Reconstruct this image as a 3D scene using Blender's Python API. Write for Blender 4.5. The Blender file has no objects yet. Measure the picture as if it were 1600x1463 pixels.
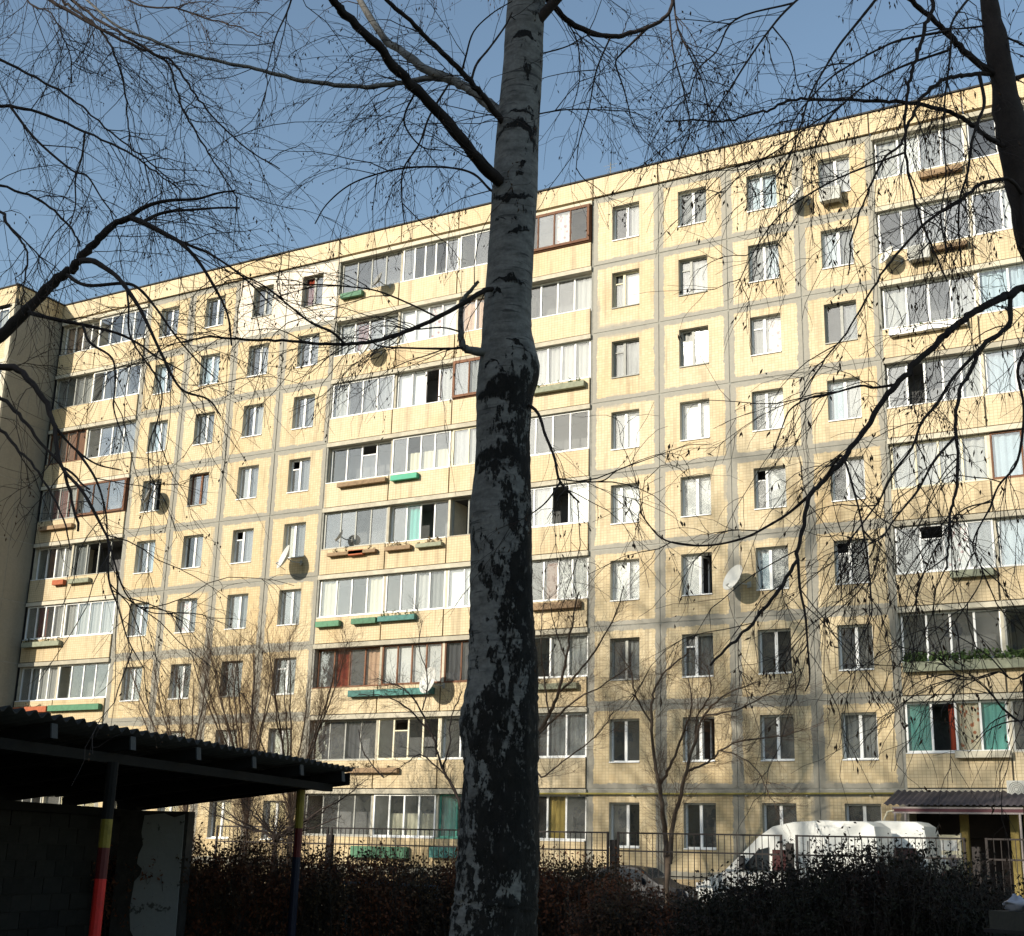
import bpy, math, random
import numpy as np
from mathutils import Vector, Matrix

R_ = math.radians
rnd = random.Random(11)
rs = np.random.RandomState(7)
scene = bpy.context.scene
col = scene.collection

# ---------------------------------------------------------------- camera
FPX, PITCH, ROLL, YAW, DIST, CZ = 2085.858, R_(16.2235), R_(1.5627), R_(-29.5377), 42.53, 1.6
sy, cy = math.sin(YAW), math.cos(YAW)
sp, cp = math.sin(PITCH), math.cos(PITCH)
sr, cr = math.sin(ROLL), math.cos(ROLL)
CAM = np.array([0.0, -DIST, CZ])
fwd = Vector((sy * cp, cy * cp, sp)); right0 = Vector((cy, -sy, 0)); up0 = right0.cross(fwd)
right = right0 * cr + up0 * sr
up = -right0 * sr + up0 * cr
cd = bpy.data.cameras.new('camera'); cam = bpy.data.objects.new('camera', cd); col.objects.link(cam)
cam.matrix_world = Matrix((
    (right.x, up.x, -fwd.x, CAM[0]), (right.y, up.y, -fwd.y, CAM[1]),
    (right.z, up.z, -fwd.z, CAM[2]), (0, 0, 0, 1)))
cd.sensor_width = 36.0; cd.lens = 36.0 * FPX / 1600.0
cd.clip_start = 0.1; cd.clip_end = 2000
scene.camera = cam

# ---------------------------------------------------------------- light
SUN_EL, SUN_AZ = 22.0, 22.0            # elevation; degrees left of the facade's normal
SKY_STRENGTH, SUN_STRENGTH, EXPOSURE = 0.145, 5.0, 0.35
src = Vector((-math.sin(R_(SUN_AZ)) * math.cos(R_(SUN_EL)), -math.cos(R_(SUN_AZ)) * math.cos(R_(SUN_EL)), math.sin(R_(SUN_EL))))
w = bpy.data.worlds.new('World'); scene.world = w; w.use_nodes = True
wn = w.node_tree.nodes; wl = w.node_tree.links
for n in list(wn): wn.remove(n)
sky = wn.new('ShaderNodeTexSky'); sky.sky_type = 'NISHITA'; sky.sun_disc = False
sky.sun_elevation = R_(SUN_EL)
sky.sun_rotation = math.atan2(src.x, src.y)
sky.air_density = 1.0; sky.dust_density = 0.6; sky.ozone_density = 0.1; sky.altitude = 150
bgn = wn.new('ShaderNodeBackground'); bgn.inputs['Strength'].default_value = SKY_STRENGTH
wo = wn.new('ShaderNodeOutputWorld')
tint = wn.new('ShaderNodeMixRGB'); tint.blend_type = 'MULTIPLY'; tint.inputs[0].default_value = 1.0; tint.inputs[2].default_value = (0.95, 0.99, 0.96, 1)
wl.new(sky.outputs[0], tint.inputs[1]); wl.new(tint.outputs[0], bgn.inputs[0]); wl.new(bgn.outputs[0], wo.inputs[0])
sd = bpy.data.lights.new('sun', 'SUN'); sd.energy = SUN_STRENGTH; sd.angle = R_(0.53); sd.color = (1.0, 0.92, 0.78)
sun = bpy.data.objects.new('sun', sd); col.objects.link(sun)
sun.rotation_euler = src.to_track_quat('Z', 'Y').to_euler(); sun.location = (0, -60, 60)
scene.view_settings.view_transform = 'Standard'; scene.view_settings.look = 'None'
scene.view_settings.exposure = EXPOSURE; scene.view_settings.gamma = 1.0
scene.view_settings.use_curve_mapping = False

def at(x, y, R):
    """a point seen at photo position (x, y), R metres ahead of the camera"""
    a = (x - 800) / FPX; b = (731.5 - y) / FPX
    xr = a * cr - b * sr; upv = a * sr + b * cr
    yf = cp - upv * sp; Z = sp + upv * cp
    t = R / yf
    return np.array([xr * cy + yf * sy, -xr * sy + yf * cy, Z]) * t + CAM

# ---------------------------------------------------------------- materials
MATS = {}
class NT:
    def __init__(s, name):
        s.m = bpy.data.materials.new(name); s.m.use_nodes = True
        s.t = s.m.node_tree
        for n in list(s.t.nodes): s.t.nodes.remove(n)
        s.out = s.n('ShaderNodeOutputMaterial')
    def n(s, typ, **kw):
        nd = s.t.nodes.new(typ)
        for k, v in kw.items():
            if k.startswith('i_'):
                k2 = k[2:].replace('_', ' ')
                nd.inputs[int(k2) if k2.isdigit() else k2].default_value = v
            else: setattr(nd, k, v)
        return nd
    def l(s, a, b): s.t.links.new(a, b)
    def val(s, a, i, nd):
        if isinstance(a, (int, float)): nd.inputs[i].default_value = a
        elif isinstance(a, tuple): nd.inputs[i].default_value = a
        else: s.l(a, nd.inputs[i])
    def math(s, op, a, b=0.0, clamp=False):
        nd = s.n('ShaderNodeMath', operation=op, use_clamp=clamp); s.val(a, 0, nd); s.val(b, 1, nd); return nd.outputs[0]
    def mix(s, f, a, b):
        nd = s.n('ShaderNodeMixRGB'); s.val(f, 0, nd)
        s.val((*a, 1) if isinstance(a, tuple) and len(a) == 3 else a, 1, nd)
        s.val((*b, 1) if isinstance(b, tuple) and len(b) == 3 else b, 2, nd); return nd.outputs[0]
    def mul(s, f, a, b):
        nd = s.n('ShaderNodeMixRGB', blend_type='MULTIPLY'); s.val(f, 0, nd)
        s.val((*a, 1) if isinstance(a, tuple) and len(a) == 3 else a, 1, nd)
        s.val((*b, 1) if isinstance(b, tuple) and len(b) == 3 else b, 2, nd); return nd.outputs[0]
    def step(s, x, lo, hi):
        nd = s.n('ShaderNodeMapRange', interpolation_type='SMOOTHSTEP'); s.val(x, 0, nd)
        nd.inputs[1].default_value = lo; nd.inputs[2].default_value = hi; return nd.outputs[0]
    def noise(s, vec, scale, detail=4, rough=0.55):
        nd = s.n('ShaderNodeTexNoise'); nd.inputs['Scale'].default_value = scale
        nd.inputs['Detail'].default_value = detail; nd.inputs['Roughness'].default_value = rough
        if vec is not None: s.l(vec, nd.inputs['Vector'])
        return nd.outputs['Fac']
    def mapv(s, vec, loc=(0, 0, 0), scale=(1, 1, 1), rot=(0, 0, 0)):
        nd = s.n('ShaderNodeMapping'); s.l(vec, nd.inputs[0])
        nd.inputs['Location'].default_value = loc; nd.inputs['Scale'].default_value = scale; nd.inputs['Rotation'].default_value = rot
        return nd.outputs[0]
    def finish(s, colr, rough=0.8, bump=None, bstr=0.3, bdist=0.02, metal=0.0, spec=0.3):
        p = s.n('ShaderNodeBsdfPrincipled'); s.val((*colr, 1) if isinstance(colr, tuple) and len(colr) == 3 else colr, 'Base Color', p)
        s.val(rough, 'Roughness', p); p.inputs['Metallic'].default_value = metal; p.inputs['Specular IOR Level'].default_value = spec
        if bump is not None:
            b = s.n('ShaderNodeBump'); b.inputs['Strength'].default_value = bstr; b.inputs['Distance'].default_value = bdist
            s.l(bump, b.inputs['Height']); s.l(b.outputs[0], p.inputs['Normal'])
        s.l(p.outputs[0], s.out.inputs[0]); return s.m

def worn(name, c, rough=0.7, var=0.25, scale=6, metal=0.0, spec=0.3):
    if name in MATS: return MATS[name]
    t = NT(name); tc = t.n('ShaderNodeTexCoord').outputs['Object']
    oi = t.n('ShaderNodeObjectInfo').outputs['Random']
    n1 = t.noise(tc, scale, 6, 0.65); n2 = t.noise(tc, scale * 9, 3)
    k = t.math('ADD', t.math('MULTIPLY', n1, 0.7), t.math('MULTIPLY', n2, 0.3))
    k = t.math('ADD', k, t.math('MULTIPLY', t.math('SUBTRACT', oi, 0.5), 0.25))
    a = tuple(max(0, x * (1 - var)) for x in c); b = tuple(min(1, x * (1 + var)) for x in c)
    cc = t.mix(t.step(k, 0.25, 0.75), a, b)
    MATS[name] = t.finish(cc, rough, n2, 0.15, 0.01, metal, spec)
    return MATS[name]

def tile_mat(name, c1, c2, smear):
    """small square facing tiles with recessed grout; grey mortar trowelled over the panel's edges"""
    t = NT(name); tcn = t.n('ShaderNodeTexCoord'); oc = tcn.outputs['Object']; gen = tcn.outputs['Generated']
    oi = t.n('ShaderNodeObjectInfo').outputs['Random']
    geo = t.n('ShaderNodeNewGeometry').outputs['Position']
    sep = t.n('ShaderNodeSeparateXYZ'); t.l(oc, sep.inputs[0])
    cmb = t.n('ShaderNodeCombineXYZ'); t.l(t.math('ADD', sep.outputs[0], sep.outputs[1]), cmb.inputs[0]); t.l(sep.outputs[2], cmb.inputs[1])
    br = t.n('ShaderNodeTexBrick', offset=0.0, squash=1.0); t.l(cmb.outputs[0], br.inputs['Vector'])
    br.inputs['Scale'].default_value = 1.0; br.inputs['Brick Width'].default_value = 0.125; br.inputs['Row Height'].default_value = 0.1
    br.inputs['Mortar Size'].default_value = 0.009; br.inputs['Mortar Smooth'].default_value = 0.6; br.inputs['Bias'].default_value = 0.0
    br.inputs['Color1'].default_value = (*c1, 1); br.inputs['Color2'].default_value = (*c2, 1)
    br.inputs['Mortar'].default_value = (c1[0] * .62, c1[1] * .58, c1[2] * .55, 1)
    big = t.noise(geo, 0.35, 5, 0.6)
    streak = t.noise(t.mapv(geo, scale=(3.0, 3.0, 0.25)), 1.0, 5, 0.6)
    base = t.mul(t.math('MULTIPLY', t.step(big, 0.44, 0.72), 0.6), br.outputs[0], (0.94, 0.82, 0.64))
    base = t.mul(t.math('MULTIPLY', t.step(streak, 0.48, 0.72), 0.75), base, (0.58, 0.56, 0.52))
    base = t.mul(t.math('MULTIPLY', oi, 0.6), base, (0.92, 0.86, 0.74))
    if smear:
        sg = t.n('ShaderNodeSeparateXYZ'); t.l(gen, sg.inputs[0])
        def edge(o, size):
            a = t.math('MULTIPLY', o, size); b = t.math('MULTIPLY', t.math('SUBTRACT', 1.0, o), size)
            return t.math('MINIMUM', a, b)
        ex = edge(sg.outputs[0], 2.72); ez = edge(sg.outputs[2], 2.8)
        nz = t.noise(geo, 2.2, 5, 0.65); nf = t.noise(geo, 9.0, 4, 0.6)
        wob = t.math('ADD', t.math('MULTIPLY', t.math('SUBTRACT', nz, 0.5), 0.24), t.math('MULTIPLY', t.math('SUBTRACT', nf, 0.5), 0.10))
        d = t.math('ADD', t.math('MINIMUM', t.math('MULTIPLY', ex, 1.0), t.math('MULTIPLY', ez, 1.15)), wob)
        f = t.math('SUBTRACT', 1.0, t.step(d, 0.165, 0.20))
        # a few panels got a wider coat of mortar
        wide = t.math('MULTIPLY', t.step(t.noise(geo, 0.22, 2), 0.60, 0.66), t.math('SUBTRACT', 1.0, t.step(d, 0.22, 0.34)))
        f = t.math('MAXIMUM', f, t.math('MULTIPLY', wide, 0.75))
        cem = t.mix(t.math('ADD', t.math('MULTIPLY', nf, .5), t.math('MULTIPLY', streak, .5)), (0.12, 0.116, 0.10), (0.30, 0.285, 0.235))
        base = t.mix(t.math('MULTIPLY', f, 0.93), base, cem)
    m = t.finish(base, 0.55, br.outputs['Fac'], -0.35, 0.004, 0, 0.35)
    MATS[name] = m; return m

YEL1, YEL2 = (0.56, 0.468, 0.30), (0.495, 0.395, 0.232)
M_TILE = tile_mat('facing_tiles', YEL1, YEL2, True)
M_TILE_P = tile_mat('facing_tiles_plain', (0.57, 0.472, 0.305), (0.525, 0.425, 0.262), False)
M_TILE_W = tile_mat('whitewashed_tiles', (0.70, 0.69, 0.63), (0.64, 0.55, 0.48), False)
M_TILE_G = tile_mat('plinth_tiles', (0.45, 0.36, 0.22), (0.40, 0.31, 0.18), True)
M_MORTAR = worn('joint_mortar', (0.25, 0.245, 0.215), 0.9, 0.3, 5)
M_CONC = worn('concrete', (0.46, 0.42, 0.33), 0.9, 0.25, 3)
M_CONC_D = worn('dark_concrete', (0.20, 0.19, 0.17), 0.9, 0.3, 3)
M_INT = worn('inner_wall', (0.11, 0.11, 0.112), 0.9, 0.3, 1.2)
M_ROOF = worn('roof_felt', (0.05, 0.05, 0.05), 0.9)
M_WHITE = worn('white_frame_paint', (0.78, 0.78, 0.76), 0.45, 0.08)
M_CREAM = worn('cream_frame_paint', (0.68, 0.62, 0.45), 0.6, 0.15)
M_GREYF = worn('grey_frame_paint', (0.34, 0.34, 0.31), 0.6, 0.2)
M_BROWN = worn('brown_wood_frame', (0.16, 0.07, 0.035), 0.7, 0.35)
M_TEALF = worn('teal_frame_paint', (0.10, 0.36, 0.27), 0.6, 0.2)
M_BLACK = worn('black_metal', (0.025, 0.025, 0.025), 0.6, 0.3)
FR = dict(w=M_WHITE, c=M_CREAM, g=M_GREYF, b=M_BROWN, t=M_TEALF)
CUR = {}
def curtain_mat(k, c, c2=None):
    t = NT('curtain_' + k); tc = t.n('ShaderNodeTexCoord').outputs['Object']
    if c2:
        v = t.n('ShaderNodeTexVoronoi'); v.inputs['Scale'].default_value = 5; t.l(tc, v.inputs['Vector'])
        cc = t.mix(t.step(v.outputs['Distance'], 0.25, 0.35), c2, c)
    else:
        cc = t.mix(t.noise(tc, 4, 3), tuple(x * .88 for x in c), c)
    p = t.n('ShaderNodeBsdfDiffuse'); t.l(cc, p.inputs[0])
    q = t.n('ShaderNodeBsdfTranslucent'); t.l(cc, q.inputs[0])
    mx = t.n('ShaderNodeMixShader'); mx.inputs[0].default_value = 0.2
    t.l(p.outputs[0], mx.inputs[1]); t.l(q.outputs[0], mx.inputs[2]); t.l(mx.outputs[0], t.out.inputs[0])
    CUR[k] = t.m
curtain_mat('w', (0.50, 0.50, 0.48)); curtain_mat('W', (0.92, 0.92, 0.90)); curtain_mat('c', (0.72, 0.68, 0.52))  # W: white blinds, some painting in sun glare on the panes
curtain_mat('p', (0.68, 0.45, 0.30)); curtain_mat('r', (0.24, 0.05, 0.03)); curtain_mat('t', (0.16, 0.52, 0.46))
curtain_mat('s', (0.25, 0.26, 0.26)); curtain_mat('f', (0.70, 0.62, 0.46), (0.45, 0.16, 0.08)); curtain_mat('d', (0.10, 0.10, 0.11))
curtain_mat('b', (0.50, 0.62, 0.70)); curtain_mat('y', (0.45, 0.33, 0.10)); curtain_mat('x', (0.80, 0.78, 0.74), (0.52, 0.22, 0.22))

def glass_mat(name, tint, refl):
    t = NT(name); tc = t.n('ShaderNodeNewGeometry').outputs['Position']
    oi = t.n('ShaderNodeObjectInfo').outputs['Random']
    tr = t.n('ShaderNodeBsdfTransparent'); tr.inputs[0].default_value = (*tint, 1)
    gl = t.n('ShaderNodeBsdfGlossy'); gl.inputs['Roughness'].default_value = 0.02; gl.inputs[0].default_value = (0.95, 0.97, 1, 1)
    b = t.n('ShaderNodeBump'); b.inputs['Strength'].default_value = 0.25; b.inputs['Distance'].default_value = 0.01
    t.l(t.noise(tc, 1.8, 2), b.inputs['Height']); t.l(b.outputs[0], gl.inputs['Normal'])
    df = t.n('ShaderNodeBsdfDiffuse'); df.inputs[0].default_value = (0.55, 0.55, 0.54, 1)
    mx = t.n('ShaderNodeMixShader'); t.l(t.math('ADD', refl, t.math('MULTIPLY', oi, 0.10)), mx.inputs[0])
    t.l(tr.outputs[0], mx.inputs[1]); t.l(gl.outputs[0], mx.inputs[2])
    dirt = t.math('MULTIPLY', t.noise(tc, 1.3, 4), t.math('MULTIPLY', oi, 0.16))
    m2 = t.n('ShaderNodeMixShader'); t.l(dirt, m2.inputs[0]); t.l(mx.outputs[0], m2.inputs[1]); t.l(df.outputs[0], m2.inputs[2])
    t.l(m2.outputs[0], t.out.inputs[0]); MATS[name] = t.m; return t.m
M_GLASS = glass_mat('window_glass', (0.97, 0.98, 0.975), 0.07)

# ---------------------------------------------------------------- mesh helpers
class MB:
    def __init__(s): s.v = []; s.f = []; s.m = []
    def quad(s, a, b, c, d, m=0):
        i = len(s.v); s.v += [a, b, c, d]; s.f.append((i, i + 1, i + 2, i + 3)); s.m.append(m)
    def box(s, x0, x1, y0, y1, z0, z1, m=0):
        i = len(s.v)
        s.v += [(x0, y0, z0), (x1, y0, z0), (x1, y1, z0), (x0, y1, z0), (x0, y0, z1), (x1, y0, z1), (x1, y1, z1), (x0, y1, z1)]
        for q in ((0, 3, 2, 1), (4, 5, 6, 7), (0, 1, 5, 4), (1, 2, 6, 5), (2, 3, 7, 6), (3, 0, 4, 7)):
            s.f.append(tuple(i + k for k in q)); s.m.append(m)
        return s
    def prism(s, pts, axis, a0, a1, m=0):
        """extrude a polygon given in the other two axes"""
        n = len(pts); i = len(s.v)
        for a in (a0, a1):
            for p, q in pts:
                s.v.append({'x': (a, p, q), 'y': (p, a, q), 'z': (p, q, a)}[axis])
        s.f.append(tuple(range(i, i + n))); s.m.append(m)
        s.f.append(tuple(range(i + 2 * n - 1, i + n - 1, -1))); s.m.append(m)
        for k in range(n):
            k2 = (k + 1) % n
            s.f.append((i + k, i + n + k, i + n + k2, i + k2)); s.m.append(m)
        return s
    def tube(s, pts, rad, n=8, m=0, cap=True):
        pts = [Vector(p) for p in pts]; i0 = len(s.v)
        rad = [rad] * len(pts) if isinstance(rad, (int, float)) else rad
        ref = None
        for k, p in enumerate(pts):
            t = (pts[min(k + 1, len(pts) - 1)] - pts[max(k - 1, 0)]).normalized()
            if ref is None: ref = Vector((0, 0, 1)) if abs(t.z) < 0.9 else Vector((1, 0, 0))
            a = t.cross(ref).normalized(); b = a.cross(t).normalized(); ref = b
            for j in range(n):
                an = 2 * math.pi * j / n
                s.v.append(tuple(p + (a * math.cos(an) + b * math.sin(an)) * rad[k]))
        for k in range(len(pts) - 1):
            for j in range(n):
                j2 = (j + 1) % n
                s.f.append((i0 + k * n + j, i0 + k * n + j2, i0 + (k + 1) * n + j2, i0 + (k + 1) * n + j)); s.m.append(m)
        if cap:
            s.f.append(tuple(range(i0 + n - 1, i0 - 1, -1))); s.m.append(m)
            e = i0 + (len(pts) - 1) * n; s.f.append(tuple(range(e, e + n))); s.m.append(m)
        return s
    def mesh(s, name, mats, smooth=False):
        me = bpy.data.meshes.new(name); me.from_pydata(s.v, [], s.f)
        for m in (mats if isinstance(mats, (list, tuple)) else [mats]): me.materials.append(m)
        me.polygons.foreach_set('material_index', s.m)
        if smooth: me.polygons.foreach_set('use_smooth', [True] * len(s.f))
        me.update(); return me

def np_mesh(name, v, f, mat, smooth=False):
    """fast mesh from numpy arrays; f is (n, k)"""
    v = np.asarray(v, np.float32).reshape(-1, 3); f = np.asarray(f, np.int32); k = f.shape[1]
    me = bpy.data.meshes.new(name)
    me.vertices.add(len(v)); me.vertices.foreach_set('co', v.ravel())
    me.loops.add(f.size); me.loops.foreach_set('vertex_index', f.ravel())
    me.polygons.add(len(f)); me.polygons.foreach_set('loop_start', np.arange(0, f.size, k, dtype=np.int32))
    if smooth: me.polygons.foreach_set('use_smooth', np.ones(len(f), bool))
    me.materials.append(mat); me.update(calc_edges=True); return me

def put(name, me, parent=None, loc=(0, 0, 0), rot=(0, 0, 0), **props):
    o = bpy.data.objects.new(name, me); col.objects.link(o)
    o.parent = parent; o.location = loc; o.rotation_euler = rot
    for k, v in props.items(): o[k] = v
    return o
def thing(name, label, category, loc=(0, 0, 0), rot=(0, 0, 0), me=None, group=None):
    o = put(name, me, None, loc, rot); o['label'] = label; o['category'] = category
    if group: o['group'] = group
    return o
CACHE = {}
def cached(key, fn):
    if key not in CACHE: CACHE[key] = fn()
    return CACHE[key]
def boxmesh(name, dx, dy, dz, mat, key=None):
    return cached((name, round(dx, 3), round(dy, 3), round(dz, 3), mat.name), lambda: MB().box(0, dx, 0, dy, 0, dz).mesh(name, mat))

# ---------------------------------------------------------------- ground
def ground_mat():
    t = NT('ground_soil'); g = t.n('ShaderNodeNewGeometry').outputs['Position']
    a = t.noise(g, 0.5, 6, 0.65); b = t.noise(g, 14, 4, 0.7)
    c = t.mix(t.step(a, 0.4, 0.62), (0.045, 0.035, 0.022), (0.06, 0.065, 0.028))
    c = t.mix(t.step(b, 0.55, 0.75), c, (0.11, 0.08, 0.045))
    return t.finish(c, 0.95, b, 0.6, 0.05)
M_GROUND = ground_mat()
M_ASPH = worn('asphalt', (0.055, 0.053, 0.05), 0.9, 0.25, 8)
M_PAVE = worn('paving', (0.22, 0.21, 0.19), 0.9, 0.2, 6)
put('ground', MB().box(-400, 400, -500, 300, -0.5, 0).mesh('ground', M_GROUND), kind='structure')
put('road', MB().box(-49, 40, -8.2, -2.6, -0.2, 0.004).mesh('road', M_ASPH), kind='structure')
put('kerb', MB().box(-49, 40, -8.36, -8.2, -0.2, 0.12).box(-49, 40, -2.6, -2.44, -0.2, 0.12).mesh('kerb', M_PAVE), kind='structure')
put('pavement', MB().box(-49.8, 40, -2.44, -0.04, -0.2, 0.10).mesh('pavement', M_PAVE), kind='structure')

# ---------------------------------------------------------------- apartment building
BX = -27.0
bld = thing('apartment_building', 'long nine storey apartment block faced in sunlit yellow tiles with glazed loggias', 'building', (BX, 0, 0))
J0, ST = 1.1, 2.8
joint = lambda j: J0 + ST * j
ROOF_Z = joint(9); TOP = 27.2
X_L, X_R = -49.85, 8.0
def B(name, me, X, Y=0, Z=0, parent=None, rot=(0, 0, 0), **k):
    return put(name, me, parent or bld, ((X - BX) if parent is None else X, Y, Z), rot, **k)
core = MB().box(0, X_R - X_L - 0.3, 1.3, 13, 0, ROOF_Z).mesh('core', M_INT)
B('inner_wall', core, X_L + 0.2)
B('roof', MB().box(0, X_R - X_L, 0.3, 13.2, ROOF_Z, ROOF_Z + 0.25).mesh('roof', M_ROOF), X_L)
B('rear_wall', MB().box(0, X_R - X_L, 13.0, 13.3, 0, TOP).mesh('rear_wall', M_TILE_P), X_L)
B('gable_wall', MB().box(0, 0.3, 0.02, 12.98, 0, TOP).mesh('gable_wall', M_TILE_P), X_R)

SL = [-44.03, -41.29, -38.49, -35.72, -32.97]
SR = [-20.73, -18.0, -15.3, -12.6, -9.95]
LOG_C = [-32.97, -29.72, -26.87, -23.95, -20.73]
LOG_R = [-9.95, -6.76, -3.9, -1.0, 2.3]
LOG_L = [-49.80, -47.28, -44.03]
SX = [2.3, 5.1, 8.0]
WW, WH, WB = 1.13, 1.46, 0.90

def panel_mesh(wd, mat, hole=True, h=ST, dy=0.25):
    def mk():
        g = 0.025; x0, x1, z0, z1 = g, wd - g, g, h - g; y0, y1 = -0.03, dy
        m = MB()
        if not hole:
            m.box(x0, x1, y0, y1, z0, z1); return m.mesh('wall_panel', mat)
        a0, a1 = wd / 2 - WW / 2, wd / 2 + WW / 2; b0, b1 = WB, WB + WH
        xs = [x0, a0, a1, x1]; zs = [z0, b0, b1, z1]
        for i in range(3):
            for k in range(3):
                if i == 1 and k == 1: continue
                m.quad((xs[i], y0, zs[k]), (xs[i + 1], y0, zs[k]), (xs[i + 1], y0, zs[k + 1]), (xs[i], y0, zs[k + 1]))
        m.quad((x0, y1, z0), (x0, y0, z0), (x0, y0, z1), (x0, y1, z1)); m.quad((x1, y0, z0), (x1, y1, z0), (x1, y1, z1), (x1, y0, z1))
        m.quad((x0, y0, z1), (x1, y0, z1), (x1, y1, z1), (x0, y1, z1)); m.quad((x0, y1, z0), (x1, y1, z0), (x1, y0, z0), (x0, y0, z0))
        m.quad((a0, y0, b0), (a1, y0, b0), (a1, y1, b0), (a0, y1, b0), 1); m.quad((a0, y1, b1), (a1, y1, b1), (a1, y0, b1), (a0, y0, b1), 1)
        m.quad((a0, y1, b0), (a0, y1, b1), (a0, y0, b1), (a0, y0, b0), 1); m.quad((a1, y0, b0), (a1, y0, b1), (a1, y1, b1), (a1, y1, b0), 1)
        return m.mesh('wall_panel', [mat, M_CONC])
    return cached(('panel', round(wd, 2), mat.name, hole, h, dy), mk)

def curtain_mesh(wd, h, k, flat=False):
    def mk():
        n = max(4, int(wd / 0.035)); v = []; f = []
        for i in range(n + 1):
            x = wd * i / n; y = 0 if flat else 0.028 * math.sin(x * 30 + 1.2 * math.sin(x * 7)) + 0.01 * math.sin(x * 61)
            v += [(x, y * 1.25, 0), (x, y, h)]
        for i in range(n): f.append((2 * i, 2 * i + 2, 2 * i + 3, 2 * i + 1))
        return np_mesh('curtain', v, f, CUR[k], not flat)
    return cached(('cur', round(wd, 2), round(h, 2), k, flat), mk)

def bay_window(X, Z, col_, spec, split=0.45, vent=None, deep=0.17):
    """X, Z: lower left corner of the opening. spec: two letters, curtains behind the two sashes"""
    fm = FR[col_]
    def mk():
        m = MB(); t = 0.06; y0, y1 = 0, 0.06
        m.box(0, WW, y0, y1, 0, t); m.box(0, WW, y0, y1, WH - t, WH)
        m.box(0, t, y0, y1, t, WH - t); m.box(WW - t, WW, y0, y1, t, WH - t)
        xm = WW * split
        m.box(xm - 0.05, xm + 0.05, y0 - 0.008, y1 - 0.004, t, WH - t)
        if vent == 'l': m.box(t, xm - 0.05, y0 - 0.004, y1 - 0.008, WH * 0.70, WH * 0.70 + 0.05)
        if vent == 'r': m.box(xm + 0.05, WW - t, y0 - 0.004, y1 - 0.008, WH * 0.70, WH * 0.70 + 0.05)
        return m.mesh('window', fm)
    wo_ = B('window', cached(('win', col_, split, vent), mk), X, deep, Z)
    sill = cached(('sill', fm.name), lambda: MB().box(0, WW - 0.01, -deep - 0.075, -0.002, -0.03, 0.008).mesh('sill', M_GREYF if col_ != 'w' else M_WHITE))
    put('sill', sill, wo_, (0.005, 0, 0.002))
    xm = WW * split
    for side, (a, b) in enumerate(((0.06, xm - 0.05), (xm + 0.05, WW - 0.06))):
        st = spec[side]
        zt = WH - 0.06
        if st == 'o':   # sash swung open
            put('sash', cached(('sash', col_, round(b - a, 2)), lambda: MB().box(0, .05, 0, .04, 0, WH - .12).box(b - a - .05, b - a, 0, .04, 0, WH - .12).box(.05, b - a - .05, 0, .04, 0, .05).box(.05, b - a - .05, 0, .04, WH - .17, WH - .12).mesh('sash', fm)), wo_, (a, 0.07, 0.06), (0, 0, R_(70)))
            continue
        if vent == 'lr'[side] and rnd.random() < 0.55: zt = WH * 0.70   # the small vent pane stands open
        put('pane', boxmesh('pane', b - a, 0.006, zt - 0.06, M_GLASS), wo_, (a, 0.027, 0.06))
        if st in CUR:
            fl = st == 'W'
            put('curtain', curtain_mesh(b - a + 0.05, WH - 0.1, st, fl), wo_, (a - 0.025, 0.13, 0.05))
        elif st == 'h':
            put('curtain', curtain_mesh((b - a) * 0.55, WH - 0.1, 'w'), wo_, (a + (0.4 * (b - a) if side else 0), 0.15, 0.05))
    return wo_

WIN = {  # (column, floor): colour, curtains, split, vent ; columns 0-3 right bays, 10-13 left bays
 (0,9):('w','gw',.5,None),(1,9):('w','ss',.48,None),(2,9):('w','bb',.45,None),(3,9):('w','sw',.5,None),
 (0,8):('c','sW',.38,'l'),(1,8):('g','sw',.38,'l'),(2,8):('w','sb',.48,None),(3,8):('w','bs',.5,None),
 (0,7):('g','ss',.4,'l'),(1,7):('g','ww',.42,'l'),(2,7):('w','sx',.42,'l'),(3,7):('g','gs',.5,None),
 (0,6):('w','sW',.46,None),(1,6):('w','WW',.6,None),(2,6):('w','sW',.42,None),(3,6):('w','bw',.5,None),
 (0,5):('w','WW',.3,None),(1,5):('w','WW',.5,None),(2,5):('w','gW',.36,'l'),(3,5):('w','gs',.45,None),
 (0,4):('w','WW',.55,None),(1,4):('w','Wo',.55,None),(2,4):('w','bs',.4,None),(3,4):('w','gg',.42,'l'),
 (0,3):('g','gs',.5,None),(1,3):('w','ss',.4,'l'),(2,3):('w','gg',.5,None),(3,3):('w','gg',.5,None),
 (0,2):('w','gg',.48,None),(1,2):('w','ho',.5,None),(2,2):('w','gg',.48,None),(3,2):('w','ss',.5,None),
 (0,1):('w','gg',.55,None),(1,1):('w','gg',.48,None),(2,1):('w','gg',.5,None),(3,1):('w','gg',.5,None),
 (13,9):('g','rg',.5,'l'),(12,9):('g','gw',.5,None),(11,9):('w','gs',.5,None),(10,9):('w','gs',.5,None),
 (13,8):('w','gs',.48,None),(12,8):('w','gw',.5,None),(11,8):('w','bb',.5,None),(10,8):('w','bs',.5,None),
 (13,7):('w','gs',.42,None),(12,7):('w','gw',.42,None),(11,7):('w','ss',.5,None),(10,7):('w','bw',.5,None),
 (13,6):('w','gs',.42,'l'),(12,6):('w','ws',.45,None),(11,6):('b','gs',.5,None),(10,6):('w','go',.5,None),
 (13,5):('w','cs',.4,None),(12,5):('w','gs',.4,'l'),(11,5):('w','gs',.48,None),(10,5):('w','gb',.5,None),
 (13,4):('w','ss',.5,None),(12,4):('w','ss',.5,None),(11,4):('w','xs',.5,None),(10,4):('w','gs',.5,None),
 (13,3):('w','gg',.5,'l'),(12,3):('g','gg',.5,'l'),(11,3):('w','gg',.5,None),(10,3):('w','gg',.45,None),
}
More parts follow.
